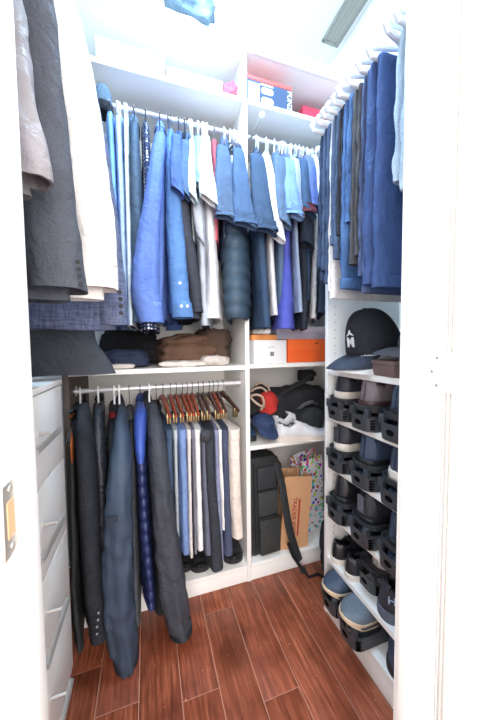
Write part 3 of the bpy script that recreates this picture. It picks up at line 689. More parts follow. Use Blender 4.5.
# bunch of denim and black cloth near the left end of the upper rod
c = at(103, 98, 'Y', 1.27)
t = thing('denim_hat', 'crumpled blue and black cap hooked at the left end of the upper rod', 'cap', c)
MB().rings([[Vector((cos(a)*r_+.004*noise.noise(Vector((a*2, z*30, 1))), sin(a)*r_, z)) for a in [2*pi*j/24 for j in range(24)]] for r_, z in ((.008, .045), (.022, .038), (.032, .01), (.034, -.02), (.034, -.035))]).build('crown', cl('denimcap', (78, 104, 130), 'denim'), t)
MB().rings([[Vector((cos(a)*r_, sin(a)*r_, z)) for a in [2*pi*j/24 for j in range(24)]] for r_, z in ((.036, -.03), (.0375, -.04), (.0375, -.06), (.034, -.066))]).build('band', cl('blackband', (24, 26, 34)), t)

# ================================================================== right rod: folded trousers
RXX, RZZ = .76, 2.02
rod('white metal trouser rod above the shoe shelves', (RXX, YF1+.001, RZZ), (RXX, 1.14, RZZ))

def pants(label, y, rgb, rgb2, zb, x0=.585, t=.016, pat='denim', cuff=True, zb2=None, kind='jeans', ang=0, top=1.90, x1=.93):
    SEED[0] += 1; sd = SEED[0]; key = 'pt%d' % sd
    m = cl(key, rgb, pat, rgb2)
    root = thing(kind, label, 'trousers', (RXX, y, RZZ), 0)
    cx, hw = (x0+x1)/2, (x1-x0)/2
    for k, (dy, z_) in enumerate(((-t*.55, zb), (t*.55, zb2 or zb+.05))):
        ks = [(cx, y+dy*.2, top, hw*.92, 0, t*.35), (cx, y+dy*.8, top-.012, hw*.97, 0, t*.5), (cx, y+dy, top-.06, hw, 0, t*.55), (cx-.004, y+dy, (top+z_)/2, hw, 0, t*.6), (cx-.006, y+dy, z_, hw, 0, t*.62)]
        leg = cloth(ks, sd*3+k, .010, .007, None, p=3.2, fr=.8).build('leg', m, root, loc=root.location, ang=80)
        if cuff:
            kk = [(cx-.006, y+dy, z_+.03, hw+.002, 0, t*.62+.002), (cx-.006, y+dy, z_-.001, hw+.002, 0, t*.62+.002)]
            cloth(kk, sd*3+k, .0, .002, None, p=3.4).build('hem', m, leg, loc=root.location, ang=80)
    # fly seam stitching near the exposed edge
    t_ = thing('clothes_hanger', 'thick white hanger holding the '+' '.join(label.split()[:6]), 'hanger', (RXX, y, RZZ), 0, 'white trouser hangers')
    if 'pt' not in HANG:
        R = .021
        hk = MB().tube([(R*cos(a), 0, R*sin(a)-.003) for a in [radians(200-k*22) for k in range(13)]]+[(.004, 0, -.04), (0, 0, -.055)], .0055, 10)
        bar = MB().tube([(x_, 0, -.055-.05*abs(x_)/.19) for x_ in (-.19, -.14, -.07, 0, .07, .14, .19)], .0075, 10)
        bar.tube([(-.19, 0, -.104), (-.2, 0, -.115), (-.19, 0, -.126), (-.1, 0, -.128), (.1, 0, -.128), (.19, 0, -.126), (.2, 0, -.115), (.19, 0, -.104)], .0075, 10)
        HANG['pt'] = [hk.build('hook', HANGW, t_), bar.build('bar', HANGW, t_)]
    else:
        for s_ in HANG['pt']:
            o = s_.copy(); COL.objects.link(o); o.parent = t_
    return root
pants('bleached pale blue jeans closest to the right door jamb', .535, (178, 196, 210), (140, 164, 190), 1.51, x0=.583, t=.02, zb2=1.54)
pants('wide royal blue trousers, largest of the hanging trousers', .62, (50, 78, 140), (40, 62, 116), 1.30, x0=.578, t=.03, zb2=1.315, pat='fabric')
pants('slate blue trousers just behind the wide royal blue pair', .658, (64, 84, 132), (54, 72, 116), 1.295, x0=.585, t=.014, pat='fabric')
pants('dark grey trousers with a folded hem beside the blue pairs', .700, (74, 76, 84), (60, 62, 70), 1.41, x0=.59, t=.019, zb2=1.39)
pants('mid blue washed jeans showing pale seams', .738, (66, 112, 178), (40, 76, 136), 1.52, x0=.588, t=.019, zb2=1.325)
pants('black jeans hanging behind the mid blue washed jeans', .768, (40, 46, 62), (32, 36, 50), 1.45, x0=.592, t=.014)
pants('faded navy jeans left of the mid blue washed jeans', .798, (70, 96, 136), (44, 64, 100), 1.43, x0=.592, t=.017)
pants('white cotton trousers peeping out below the faded navy jeans', .822, (222, 220, 222), (200, 200, 206), 1.305, x0=.60, t=.009, pat='fabric', zb2=1.33)
pants('indigo jeans with dark hem, farthest pair on the trouser rod', .852, (58, 84, 124), (34, 52, 86), 1.36, x0=.595, t=.017)
pants('deep blue jeans second from the far end of the trouser rod', .885, (48, 70, 110), (34, 50, 84), 1.38, x0=.602, t=.014)
for k, y in enumerate((.60, .78)):
    t_ = thing('clothes_hanger', ['empty thick white hanger above the wide royal blue trousers', 'empty thick white hanger above the faded navy jeans'][k], 'hanger', (RXX-.01, y, RZZ), radians(12), 'white trouser hangers')
    for s_ in HANG['pt']:
        o = s_.copy(); COL.objects.link(o); o.parent = t_


# ================================================================== shoes
def interp(tab, u):
    for (a, x), (b_, y) in zip(tab[:-1], tab[1:]):
        if u <= b_:
            t = (u-a)/(b_-a) if b_ > a else 0
            t = t*t*(3-2*t); return x+(y-x)*t
    return tab[-1][1]
def shoe(label, loc, rz=0, L=.275, W=.1, H=.095, upper=BLACKP, sole=BLACKP, lining=DARKP, accent=None, kind='sneaker', tilt=0, soleh=.024, group=None, roll=0, name=None, toecap=False, laces=None, patch=None):
    t = thing(name or kind, label, 'shoe', loc, rz, group)
    t.rotation_euler = (roll, tilt, rz)
    HWT = [(0, .80), (.12, .80), (.3, .76), (.45, .74), (.68, .98), (.82, .98), (1, .90)]
    if kind == 'loafer':
        HT = [(0, .66), (.1, .66), (.22, .52), (.34, .60), (.42, .72), (.6, .62), (.8, .46), (.95, .30), (1, .16)]
    else:
        HT = [(0, .92), (.06, .96), (.14, .84), (.24, .74), (.36, .96), (.42, 1.0), (.6, .74), (.78, .52), (.93, .40), (1, .22)]
    n, M = 34, 22
    def hw(u):
        r_ = 1.0
        if u < .13: r_ = sqrt(max(0, 1-(1-u/.13)**2))
        if u > .80: r_ = min(r_, sqrt(max(0, 1-((u-.80)/.2)**2)))
        return max(interp(HWT, u)*r_, .05)*W/2
    # sole
    sm = MB(); out = []
    us = [0.0]+[(.5-.5*cos(pi*k/n)) for k in range(1, n)]+[1.0]
    loop = [(u*L, hw(u)) for u in us]+[(u*L, -hw(u)) for u in reversed(us)]
    rs = []
    for z, g in ((0, -.003), (.003, 0), (soleh*.55, .0015), (soleh, .001), (soleh+.002, -.003)):
        rs.append([Vector((x+(g if x > L/2 else -g), y+math.copysign(g, y), z+(.012*max(0, (x/L-.75)/.25)**2 if z >= 0 else 0))) for x, y in loop])
    sm.rings(rs).build('sole', sole, t)
    um = MB(); grid = []
    for u in us:
        h = interp(HT, u)*H; z0 = soleh-.002+.012*max(0, (u-.75)/.25)**2; w_ = max(hw(u)-.0045, .002); x = .005+u*(L-.010)
        opn = .05 < u < .36
        o_ = w_*(.62 if opn else 0.0)
        if .36 <= u < .40: o_ = w_*.25
        row = []
        for j in range(M):
            v = -1+2*j/(M-1); s = abs(v); sg = 1 if v > 0 else -1
            # s=1 bottom, 0 top
            th = (1-s)*pi/2
            ex = .62
            yy = o_+(w_-o_)*cos(th)**ex if cos(th) > 1e-6 else o_
            bul = .05*w_*sin(2*th)
            zz = z0+(max(h, z0+.012)-z0)*sin(th)**.85
            row.append(Vector((x-(.012*(zz-z0)/H if u < .08 else 0)*-1, sg*(yy+bul), zz)))
        grid.append((opn, row))
    vs = [p for _, r_ in grid for p in r_]; fs = []
    for i in range(len(grid)-1):
        for j in range(M-1):
            if j == M//2-1 and (grid[i][0] or grid[i+1][0]): continue
            fs.append((i*M+j, i*M+j+1, (i+1)*M+j+1, (i+1)*M+j))
    um.add(vs, fs)
    um.add([r_ for r_ in grid[0][1]], [tuple(range(M))])
    uo = um.build('upper', upper, t, ang=60)
    md = uo.modifiers.new('s', 'SOLIDIFY'); md.thickness = .004; md.offset = -1
    # insole, padded collar, tongue
    MB().rings([[Vector((x*.9+.012, y*.82, z)) for x, y in loop] for z in (soleh+.003, soleh+.006)]).build('insole', lining, t)
    ci = [i for i, g in enumerate(grid) if g[0]]
    pts = [grid[i][1][M//2] for i in ci]+[grid[i][1][M//2-1] for i in reversed(ci)]
    pts = pts+[pts[0]]
    MB().tube(pts, .0038 if kind != 'loafer' else .0024, 8).build('collar', accent or upper, uo)
    if kind != 'loafer':
        tg = [(x*L, (H*zz)) for x, zz in ((.34, 1.08), (.40, 1.03), (.5, .90), (.6, .77))]
        tm = MB().rings([[Vector((x+.002*sz, sy*W*.16, z+sz*.004)) for sy, sz in ((-1, -1), (1, -1), (1, 1), (-1, 1))] for x, z in tg])
        tm.build('tongue', upper, t)
        lm_ = MB()
        for k in range(5):
            u = .43+k*.045; z = interp(HT, u)*H+.003; w_ = W*.2
            lm_.tube([(u*L, -w_, z-.008), (u*L+.004, -w_*.4, z+.001), (u*L+.006, w_*.4, z+.001), (u*L, w_, z-.008)], .0022, 6)
        lm_.build('laces', laces or HANGW if laces else (accent or upper), t)
    if accent:
        hp = MB().box(-.003, .004, -.014, .014, H*.35, H*.9, .001); hp.build('heel_tab', accent, t)
    if patch:
        MB().tube([(.003, -W*.36, H*.45), (.0, -W*.40, H*.45)], .016, 16).build('side_patch', patch, t) if False else MB().disc((L*.10, -W*.385, H*.50), (-.25, -1, .12), .016, .004, 18).build('heel_patch', patch, t)
    return t

STK = []
def stacker(label, loc, rz=0):
    t = thing('shoe_rack', label, 'shoe rack', loc, rz, 'black plastic shoe racks in the shoe tower')
    if STK:
        for s_ in STK:
            o = s_.copy(); COL.objects.link(o); o.parent = t
        return t
    Lk, w_, r_ = .26, .052, .034
    def U(x0, g, n=9):
        a = [(Lk, -w_-g)]
        a += [(x0+r_-(r_+g)*cos(pi/2-pi/2*k/n)*1.0 if False else x0+r_-(r_+g)*sin(pi/2*k/n), -w_+r_-(r_+g)*cos(pi/2*k/n)) for k in range(n+1)]
        a += [(x0+r_-(r_+g)*cos(pi/2*k/n), w_-r_+(r_+g)*sin(pi/2*k/n)) for k in range(n+1)]
        a += [(Lk, w_+g)]
        return a
    def band(mb, x0, z0, z1, g0, g1, th=.003):
        A = [(x, y, z0) for x, y in U(x0, g0)]; B = [(x, y, z1) for x, y in U(x0, g1)]
        Ai = [(x, y, z0) for x, y in U(x0, g0-th)]; Bi = [(x, y, z1) for x, y in U(x0, g1-th)]
        n = len(A); vs = A+B+Bi+Ai; fs = []
        for i in range(n-1):
            for k in range(4):
                k2 = (k+1) % 4
                fs.append((k*n+i, k*n+i+1, k2*n+i+1, k2*n+i))
        fs.append((0, n, 2*n, 3*n)); fs.append((n-1, 2*n-1, 3*n-1, 4*n-1)[::-1]); mb.add(vs, fs)
    b1 = MB(); band(b1, 0, 0, .052, -.001, .003)
    pts = U(0, .001)
    b1.add([(x, y, .002) for x, y in U(0, -.002)], [tuple(range(len(pts)))])
    for i in (7, 14):
        x, y = pts[i]; b1.box(x-.003, x+.012, y-.010, y+.010, .045, .075, .002)
    for x in (.12, .2):
        for y in (-w_, w_): b1.box(x-.014, x+.014, y-.002, y+.002, .045, .075, .001)
    STK.append(b1.build('lower_tray', BLACKP, t))
    b2 = MB(); band(b2, .010, .062, .086, -.004, .004)
    b2.add([(x+.012, y, .072) for x, y in U(0, -.004)], [tuple(range(len(pts)))])
    b2.add([(x+.012, y, .069) for x, y in U(0, -.004)], [tuple(range(len(pts)))])
    STK.append(b2.build('upper_tray', BLACKP, t))
    ho = MB().rings([[Vector((xx, .014*cos(a), .027+.009*sin(a))) for a in [2*pi*j/16 for j in range(16)]] for xx in (-.0022, .004)])
    STK.append(ho.build('finger_hole', DARKP, t))
    for k in range(4):
        sv = MB()
        x, y = U(0, .0022)[4]
        sv.box(x-.010, x+.008, y-.0035, y+.0035, .010+k*.009, .0135+k*.009, .001)
        STK.append(sv.build('vent_slot', DARKP, t))
    return t

def lm_(key, rgb, rough=.55, pat='fabric', rgb2=None): return mat('shoe_'+key, rgb, rough, bump=.25, bscale=240, pattern=pat, rgb2=rgb2)
BL = mat('black_leather', (34, 36, 42), .35, bump=.15, bscale=160)
RUB = mat('rubber_white', (222, 212, 202), .6); RUBK = mat('rubber_black', (34, 35, 38), .6); RUBC = mat('rubber_cream', (212, 188, 160), .65)
GREYK = lm_('greyknit', (98, 98, 112)); NAVK = lm_('navyknit', (62, 76, 104)); TAUPE = lm_('taupe', (128, 118, 124)); DK = lm_('darkknit', (48, 50, 60)); DBK = lm_('slateblue', (66, 80, 104))
SX = .672
rows = [
 # z, Y, upper, sole, accent, kind, label, toe_out
 (.860, .905, DK, RUB, None, 'sneaker', 'dark sneaker with thick white sole, far end of top shoe row'),
 (.860, .770, TAUPE, mat('shoe_burg', (84, 60, 62), .5), None, 'sneaker', 'taupe grey sneaker in the middle of the top shoe row'),
 (.860, .637, DBK, RUBK, None, 'sneaker', 'blue-grey slip-on shoe near the jamb in the top shoe row'),
 (.660, .905, DK, RUB, BLACKP, 'sneaker', 'black trainer with white midsole band, far end of second row'),
 (.660, .770, NAVK, RUBK, None, 'sneaker', 'navy mesh runner in the middle of the second row'),
 (.660, .637, DBK, RUB, None, 'sneaker', 'blue-grey sneaker with striped white sole, second row near jamb'),
 (.459, .905, BL, RUBK, None, 'sneaker', 'glossy black leather sneaker, far end of third row'),
 (.459, .770, DK, RUBK, GREYK, 'sneaker', 'black trainer with silver streaks, middle of third row'),
 (.459, .637, NAVK, RUBK, None, 'sneaker', 'slate runner with a grey heel patch, third row near jamb'),
]
for i, (z, y, u_, s_, ac, kd, lb) in enumerate(rows):
    stacker('black plastic shoe rack under the '+lb.split(',')[0].split(' in the')[0].split(' near')[0], (SX, y, z+.0008), 0)
    shoe(lb, (SX+.016, y, z+.0735), 0, upper=u_, sole=s_, accent=ac, kind=kd, H=.105 if z < .8 else .095, soleh=.034 if s_ is RUB else .022, W=.096, patch=(lm_('patch', (170, 176, 188)) if i == 8 else None))
    # second shoe of the pair below, inside the rack
    shoe('shoe inside the rack below the '+lb.split(',')[0].split(' in the')[0]+', '+('top', 'second', 'third')[i//3]+' row', (SX+.006, y, z+.004), 0, L=.24, W=.088, H=.058, upper=u_, sole=s_, kind='loafer', soleh=.014)
# fourth row: loose shoes
shoe('black leather slip-on with cream sole, farthest shoe in the fourth row', (.70, .938, .2548), radians(6), upper=BL, sole=RUB, kind='loafer', H=.115, W=.08, soleh=.02)
shoe('black leather slip-on with cream sole, second from far end in the fourth row', (.70, .862, .2548), radians(-6), upper=BL, sole=RUB, kind='loafer', H=.115, W=.08, soleh=.02)
shoe('white sneaker standing behind the black rack in the fourth row', (.775, .80, .2548), radians(0), upper=lm_('whitek', (222, 212, 206)), sole=RUB, kind='sneaker', H=.105, W=.094)
stacker('black plastic shoe rack in the fourth row, beside the lettered black runner', (.735, .80, .2548), 0)
hk_ = shoe('black thick-soled runner with pale letters on its side, fourth row', (.712, .715, .2548), radians(-38), upper=DK, sole=lm_('greysole', (96, 104, 124)), kind='sneaker', H=.12, W=.1, soleh=.034, laces=HANGW)
def text(s, size, m, name, parent, M, ext=.0006, sx=1):
    cu = bpy.data.curves.new('t', 'FONT'); cu.body = s; cu.size = size; cu.extrude = ext; cu.align_x = 'CENTER'; cu.align_y = 'CENTER'; cu.offset = size*.012
    o = bpy.data.objects.new('t', cu); COL.objects.link(o); bpy.context.view_layer.update()
    me = bpy.data.meshes.new_from_object(o.evaluated_get(bpy.context.evaluated_depsgraph_get())); bpy.data.objects.remove(o)
    o = bpy.data.objects.new(name, me); me.materials.clear(); me.materials.append(m); COL.objects.link(o); o.parent = parent; o.matrix_local = M @ Matrix.Diagonal((sx, 1, 1, 1)); return o
def frame(xd, yd, o):
    xd = Vector(xd).normalized(); z = xd.cross(Vector(yd)).normalized(); y = z.cross(xd)
    return Matrix(((xd.x, y.x, z.x, o[0]), (xd.y, y.y, z.y, o[1]), (xd.z, y.z, z.z, o[2]), (0, 0, 0, 1)))
LET = mat('pale_lettering', (150, 176, 205), .5)
text('HO', .034, LET, 'lettering', hk_, frame((.98, -.12, 0), (0, .1, 1), (.05, -.0435, .078)))
# bottom row
stacker('black plastic shoe rack at the far end of the bottom row, jutting over the floor', (.65, .905, .0988), 0)
shoe('navy blue cap-toe sneaker with cream rim, far end of the bottom row', (.66+.25, .905, .172), pi, upper=lm_('navycan', (64, 78, 100)), sole=RUBC, kind='sneaker', H=.105, W=.098, soleh=.016)
stacker('black plastic shoe rack second from the far end of the bottom row', (.64, .785, .0988), 0)
shoe('grey canvas sneaker with cream sole and white piping, bottom row', (.65+.26, .785, .172), pi, L=.285, upper=lm_('greycan', (104, 116, 130), pat='denim', rgb2=(84, 96, 110)), sole=RUBC, kind='sneaker', H=.105, W=.104, soleh=.017, accent=HANGW)
shoe('grey sneaker tucked inside the bottom row rack with pale toe', (.645+.25, .785, .103), pi, L=.24, W=.088, H=.058, upper=lm_('greyk2', (84, 88, 98)), sole=RUB, kind='loafer', soleh=.014)
shoe('navy runner lying on the bottom shelf near the door jamb', (.705, .64, .0988), radians(8), upper=NAVK, sole=RUBK, kind='sneaker', H=.115, W=.105, soleh=.03)
stacker('black plastic shoe rack nearest the jamb in the bottom row', (.70, .52, .0988), 0)

# ---- cap shelf
def cap(label, loc, rz, m, mb_=None, tilt=0, R=.092, Hc=.125, emblem=False, name='baseball_cap', brimL=.075, under=None):
    t = thing(name, label, 'cap', loc); t.rotation_euler = (0, tilt, rz)
    rs = []
    for k in range(13):
        th = pi/2*k/12; r_ = R*cos(th)**.72 if k < 12 else .006; z = Hc*sin(th)**1.05
        rs.append([Vector((cos(a)*r_*1.08+.020*(z/Hc)**2, sin(a)*r_*(1-.012*(abs(cos(3*a))**12)), z)) for a in [2*pi*j/48 for j in range(48)]])
    cr = MB().rings(rs, cap=False).build('crown', m, t); md = cr.modifiers.new('s', 'SOLIDIFY'); md.thickness = .002
    MB().ball((.020, 0, Hc), .008, (1, 1, .5)).build('top_button', m, t)
    sm = MB()
    for k in range(6):
        a = pi*k/3+pi/6
        sm.tube([(cos(a)*(R*cos(th)**.72)*1.082+.020*sin(th)**2.1, sin(a)*(R*cos(th)**.72)*1.0, Hc*sin(th)**1.05+.0006) for th in [pi/2*q/12*.97 for q in range(13)]], .0011, 5)
    sm.build('seam', m, t)
    bm_ = MB(); n = 20; up_, lo_ = [], []
    for i in range(n+1):
        a = -radians(62)+radians(124)*i/n
        row = []
        for q in range(7):
            s = q/6; ext = brimL*(cos(a*1.25)**.6 if cos(a*1.25) > 0 else 0)*s
            x = cos(a)*R*1.07+ext; y = sin(a)*R*(1+.05*s)
            row.append(Vector((x, y, .004-.10*s*s*brimL/.075*.2-.9*y*y*(.3+s)*1.6)))
        up_.append(row)
    vs = [p+Vector((0, 0, d)) for d in (.0015, -.0015) for r_ in up_ for p in r_]; K = 7*(n+1); fs = []
    for i in range(n):
        for q in range(6):
            a_ = i*7+q; fs.append((a_, a_+1, a_+8, a_+7)); fs.append((K+a_, K+a_+7, K+a_+8, K+a_+1))
        fs.append((i*7+6, K+i*7+6, K+i*7+13, i*7+13)); fs.append((i*7, i*7+7, K+i*7+7, K+i*7))
    for i0 in (0, n):
        for q in range(6): fs.append((i0*7+q, K+i0*7+q, K+i0*7+q+1, i0*7+q+1))
    bm_.add(vs, fs).build('brim', mb_ or m, t)
    return t, R, Hc
CAPM = cl('capblack', (40, 42, 50), rough=.7); BRM = cl('capbrim', (52, 60, 80), rough=.7)
wc, _, _ = cap('white cap lying under the black cap with the letter', (.785, .815, 1.075), radians(178), cl('capwhite', (226, 224, 226)), Hc=.075, R=.088)
ct, R_, Hc_ = cap('black baseball cap with a white letter on the front, on the top shoe-tower shelf', (.79, .825, 1.118), radians(178), CAPM, BRM, Hc=.162, R=.092, brimL=.1, tilt=radians(9))
EM = mat('white_embroidery', (236, 236, 238), .6)
th = radians(3); rr = R_*1.075
for (s, sz, z, nm, sx) in (('M', .05, .052, 'emblem_letter', .9),):
    k = cos(radians(22))**.6
    p = Vector((cos(th)*rr*.985, sin(th)*R_*.985, z)); nrm = Vector((cos(th), sin(th), .16)).normalized()
    xd = Vector((-sin(th), cos(th), 0))
    text(s, sz, EM, nm, ct, frame(xd, (0, 0, 1), p+nrm*.002), .0025, sx)
    e_ = MB()
    F2 = frame(xd, (0, 0, 1), p+nrm*.0+Vector((0, 0, .03)))
    pts = [(-.017, -.006, 0), (-.006, .004, 0), (0, .016, 0), (.004, .005, 0), (.018, -.004, 0), (.006, -.002, 0), (0, .004, 0), (-.006, -.002, 0)]
    a_ = [F2 @ Vector((x, y, .000)) for x, y, _ in pts]; b_ = [F2 @ Vector((x, y, .004)) for x, y, _ in pts]
    e_.rings([a_, b_]).build('emblem_star', EM, ct, smooth=False)
gc, _, _ = cap('grey cap behind the small boxes on the top tower shelf', (.83, .64, 1.135), radians(150), cl('capgrey', (92, 98, 110)), Hc=.07, R=.085)
t = thing('small_box', 'small brown cardboard box in front of the caps', 'box', (.735, .69, 1.0475), radians(-6))
MB().box(-.035, .07, -.045, .055, 0, .038, .002).build('box_base', mat('brown_card', (112, 92, 90), .8), t)
MB().box(-.037, .072, -.047, .057, .038, .05, .002).build('lid', mat('brown_card2', (120, 98, 96), .8), t)
t = thing('small_box', 'small dark slate box beside the brown box near the jamb', 'box', (.73, .585, 1.0475), radians(4))
MB().box(-.04, .07, -.035, .04, 0, .036, .003).build('box_base', mat('slate_card', (62, 70, 84), .6), t)
MB().box(-.042, .072, -.037, .042, .036, .05, .003).build('lid', mat('slate_card2', (74, 84, 98), .6), t)
t = thing('wristwatch', 'round steel wristwatch lying on the small boxes', 'watch', (.745, .64, 1.13))
MB().tube([(-.008, 0, -.0), (.004, 0, .002)], .02, 24).build('case', CHROME, t)
MB().tube([(-.0085, 0, -.0), (-.0095, 0, 0)], .016, 24).build('dial', mat('watch_dial', (120, 116, 118), .4), t)
MB().tube([(.0, .018*cos(a), .024*sin(a)-.0) for a in [radians(60-k*24) for k in range(11)]], .006, 8, flat=2).build('strap', mat('watch_strap', (96, 84, 80), .5), t)


# floor shoes under the trousers
def fshoe(label, px, y, rz, ln=.26):
    x = at(px, 560, 'Y', y).x
    shoe(label, (x, y+.26, .0848), rz, L=ln, upper=lm_('dressblk', (30, 31, 35), .5), sole=RUBK, kind='loafer', H=.11, W=.092)
fshoe('black shoe under the light blue trousers on the white base', 186, 1.27, radians(-92))
fshoe('black shoe under the slim slate trousers on the white base', 206, 1.245, radians(-95))
fshoe('black shoe under the cream corduroy trousers beside the partition', 235, 1.245, radians(-88))

# ================================================================== shelf contents
def lump(label, cat_, name, c, dims, m, rz=0, seed=1, amp=.012, layers=0, freq=9, tilt=0, parent=None, p=3.2):
    mb = MB(); n, M = 30, 84; rs = []
    R3 = Matrix.Rotation(rz, 3, 'Z') @ Matrix.Rotation(tilt, 3, 'Y')
    for i in range(n+1):
        ph = -pi/2+pi*i/n; e = 2/p
        cz = math.copysign(abs(sin(ph))**e, sin(ph)); cr = max(abs(cos(ph)), .02)**e
        ring = []
        for j in range(M):
            a = 2*pi*j/M
            v = Vector((math.copysign(abs(cos(a))**e, cos(a))*cr*dims[0]/2, math.copysign(abs(sin(a))**e, sin(a))*cr*dims[1]/2, cz*dims[2]/2))
            q = v*freq+Vector((seed*5.1, seed, 0))
            d = noise.noise(q)+.5*noise.noise(q*2.3)+.7*((1-abs(noise.noise(q*1.1+Vector((9, v.z*20, 3)))))**4-.4)
            if layers: d += .9*(abs(sin((v.z/dims[2]+.5)*pi*layers+noise.noise(v*5)*.8))**.5-.6)
            v2 = v+v.normalized()*(amp*d)
            v2.z = max(v2.z, -dims[2]/2)
            ring.append(R3 @ v2)
        rs.append(ring)
    mb.rings(rs)
    if parent: 
        o = mb.build(name, m, parent, ang=80); return o
    mb.v = [v+Vector(c) for v in mb.v]
    o = mb.build(name, m, loc=c, ang=80); return tag(o, label, cat_)
ZL = 1.0565
def ox(px, y): return at(px, 360, 'Y', y).x
lump('large brown cloth bundle in the middle of the long lower shelf', 'clothes', 'folded_blanket', (ox(190, 1.42), 1.44, ZL+.075), (.30, .24, .15), cl('brown', (104, 72, 54)), seed=3, amp=.028, layers=3, freq=9)
lump('dark brown cloth bundle spilling right toward the partition', 'clothes', 'folded_blanket', (.33, 1.46, ZL+.085), (.17, .22, .17), cl('brown2', (84, 62, 52)), seed=5, amp=.03, layers=2, freq=10)
lump('stack of dark navy folded jeans on the lower shelf', 'clothes', 'folded_jeans', (ox(128, 1.38), 1.38, ZL+.042), (.19, .22, .084), cl('navyfold', (36, 48, 78), 'denim'), seed=6, amp=.012, layers=3)
lump('black folded clothes piled behind the navy jeans', 'clothes', 'folded_clothes', (ox(130, 1.5), 1.53, ZL+.09), (.28, .12, .18), cl('blackfold', (26, 27, 32)), seed=8, amp=.02, layers=4)
WF = cl('whitefold', (226, 216, 208))
lump('small white folded cloth at the shelf edge under the navy jeans', 'clothes', 'folded_cloth', (ox(122, 1.26), 1.27, ZL+.011), (.1, .05, .022), WF, seed=9, amp=.004)
lump('flat white cloth spread along the front edge of the lower shelf', 'clothes', 'folded_cloth', (ox(184, 1.28), 1.285, ZL+.014), (.22, .08, .028), WF, seed=10, amp=.009, freq=14)
lump('crumpled white cloth on the lower shelf beside the partition', 'clothes', 'folded_cloth', (ox(217, 1.28), 1.30, ZL+.024), (.13, .1, .048), cl('whitefold2', (214, 202, 196)), seed=12, amp=.014, freq=16)

def carton(label, name, x0, x1, y0, y1, z0, z1, m, lid=None, lidh=.03, cat_='box', rz=0):
    c = Vector(((x0+x1)/2, y0, z0)); t = thing(name, label, cat_, c, rz)
    hx, dy, h = (x1-x0)/2, y1-y0, z1-z0
    MB().box(-hx, hx, 0, dy, 0, h-(lidh if lid else 0), .0015).build('box_base', m, t)
    if lid: MB().box(-hx-.0015, hx+.0015, -.0015, dy, h-lidh, h, .0015).build('lid', lid, t)
    return t
ZR = 1.0605
WC = mat('white_card', (236, 238, 240), .5)
xa, xb = at(254, 360, 'Y', 1.25).x, at(286.5, 360, 'Y', 1.25).x
t = carton('white cardboard box with a small grey square on its front', 'white_box', xa, xb, 1.25, 1.5, ZR, ZR+.113, WC)
MB().box(-.002, .018, -.0008, .0005, .036, .056).build('grey_label', mat('label_grey', (120, 122, 130), .7), t)
text('AUTRY', .012, mat('faint_grey_print', (176, 178, 184), .6), 'lettering', t, frame((1, 0, 0), (0, 0, 1), (.006, -.0008, .078)), .0002)
xa, xb = at(288, 350, 'Y', 1.26).x, .925
ORG = mat('orange_card', (236, 98, 34), .5)
t = carton('orange shoe box with a lid in the right bay', 'shoe_box', xa, xb, 1.26, 1.56, ZR, ZR+.117, ORG, mat('orange_card_lid', (240, 106, 40), .5), .05)
q = []
for k in range(13):
    u = k/12; q.append((u, .010*(1-u)**2*1.2+.001))
sw = MB(); pts = [(-.016+.034*u, .014*u*u-.006+w_*.0) for u, w_ in q]; lo = [(-.016+.034*u, .014*u*u-.006-.008*sin(pi*min(1, u*1.15+.05))*(1-u)) for u, w_ in q]
sw.rings([[Vector((x+.040, -.0022, z+.103)) for x, z in pts+lo[::-1]], [Vector((x+.040, -.0032, z+.103)) for x, z in pts+lo[::-1]]]).build('swoosh_mark', DARKP, t)
xa, xb = at(247, 335, 'Y', 1.3).x+.012, at(274, 335, 'Y', 1.3).x
t = carton('orange-sided box with white paper on top, behind the white box', 'shoe_box', .47, xb, 1.515, 1.61, ZR, ZR+.15, mat('amber_card', (222, 140, 70), .6), WC, .028)
t = carton('flat amber box lying across the top of the white box', 'amber_box', at(252, 335, 'Y', 1.27).x, at(277, 335, 'Y', 1.27).x, 1.27, 1.48, ZR+.1135, ZR+.139, mat('amber_card2', (226, 146, 78), .6), None)
lump('white tissue paper on the amber box under the hanging shirts', 'paper', 'tissue_paper', (at(264, 330, 'Y', 1.3).x, 1.36, ZR+.139+.018), (.09, .14, .036), mat('tissue', (240, 240, 242), .7), seed=22, amp=.01, freq=20)
t = carton('grey shoe box standing behind and above the orange shoe box', 'shoe_box', .60, 1.0, 1.575, 1.615, ZR, ZR+.19, mat('grey_card', (176, 178, 190), .6), mat('grey_card_lid', (190, 192, 204), .6), .04)
t = carton('pale lilac shoe box on top of the orange shoe box', 'shoe_box', .625, .92, 1.30, 1.55, ZR+.1175, ZR+.185, mat('lilac_card', (184, 182, 200), .6), mat('lilac_card_lid', (196, 194, 210), .6), .03)

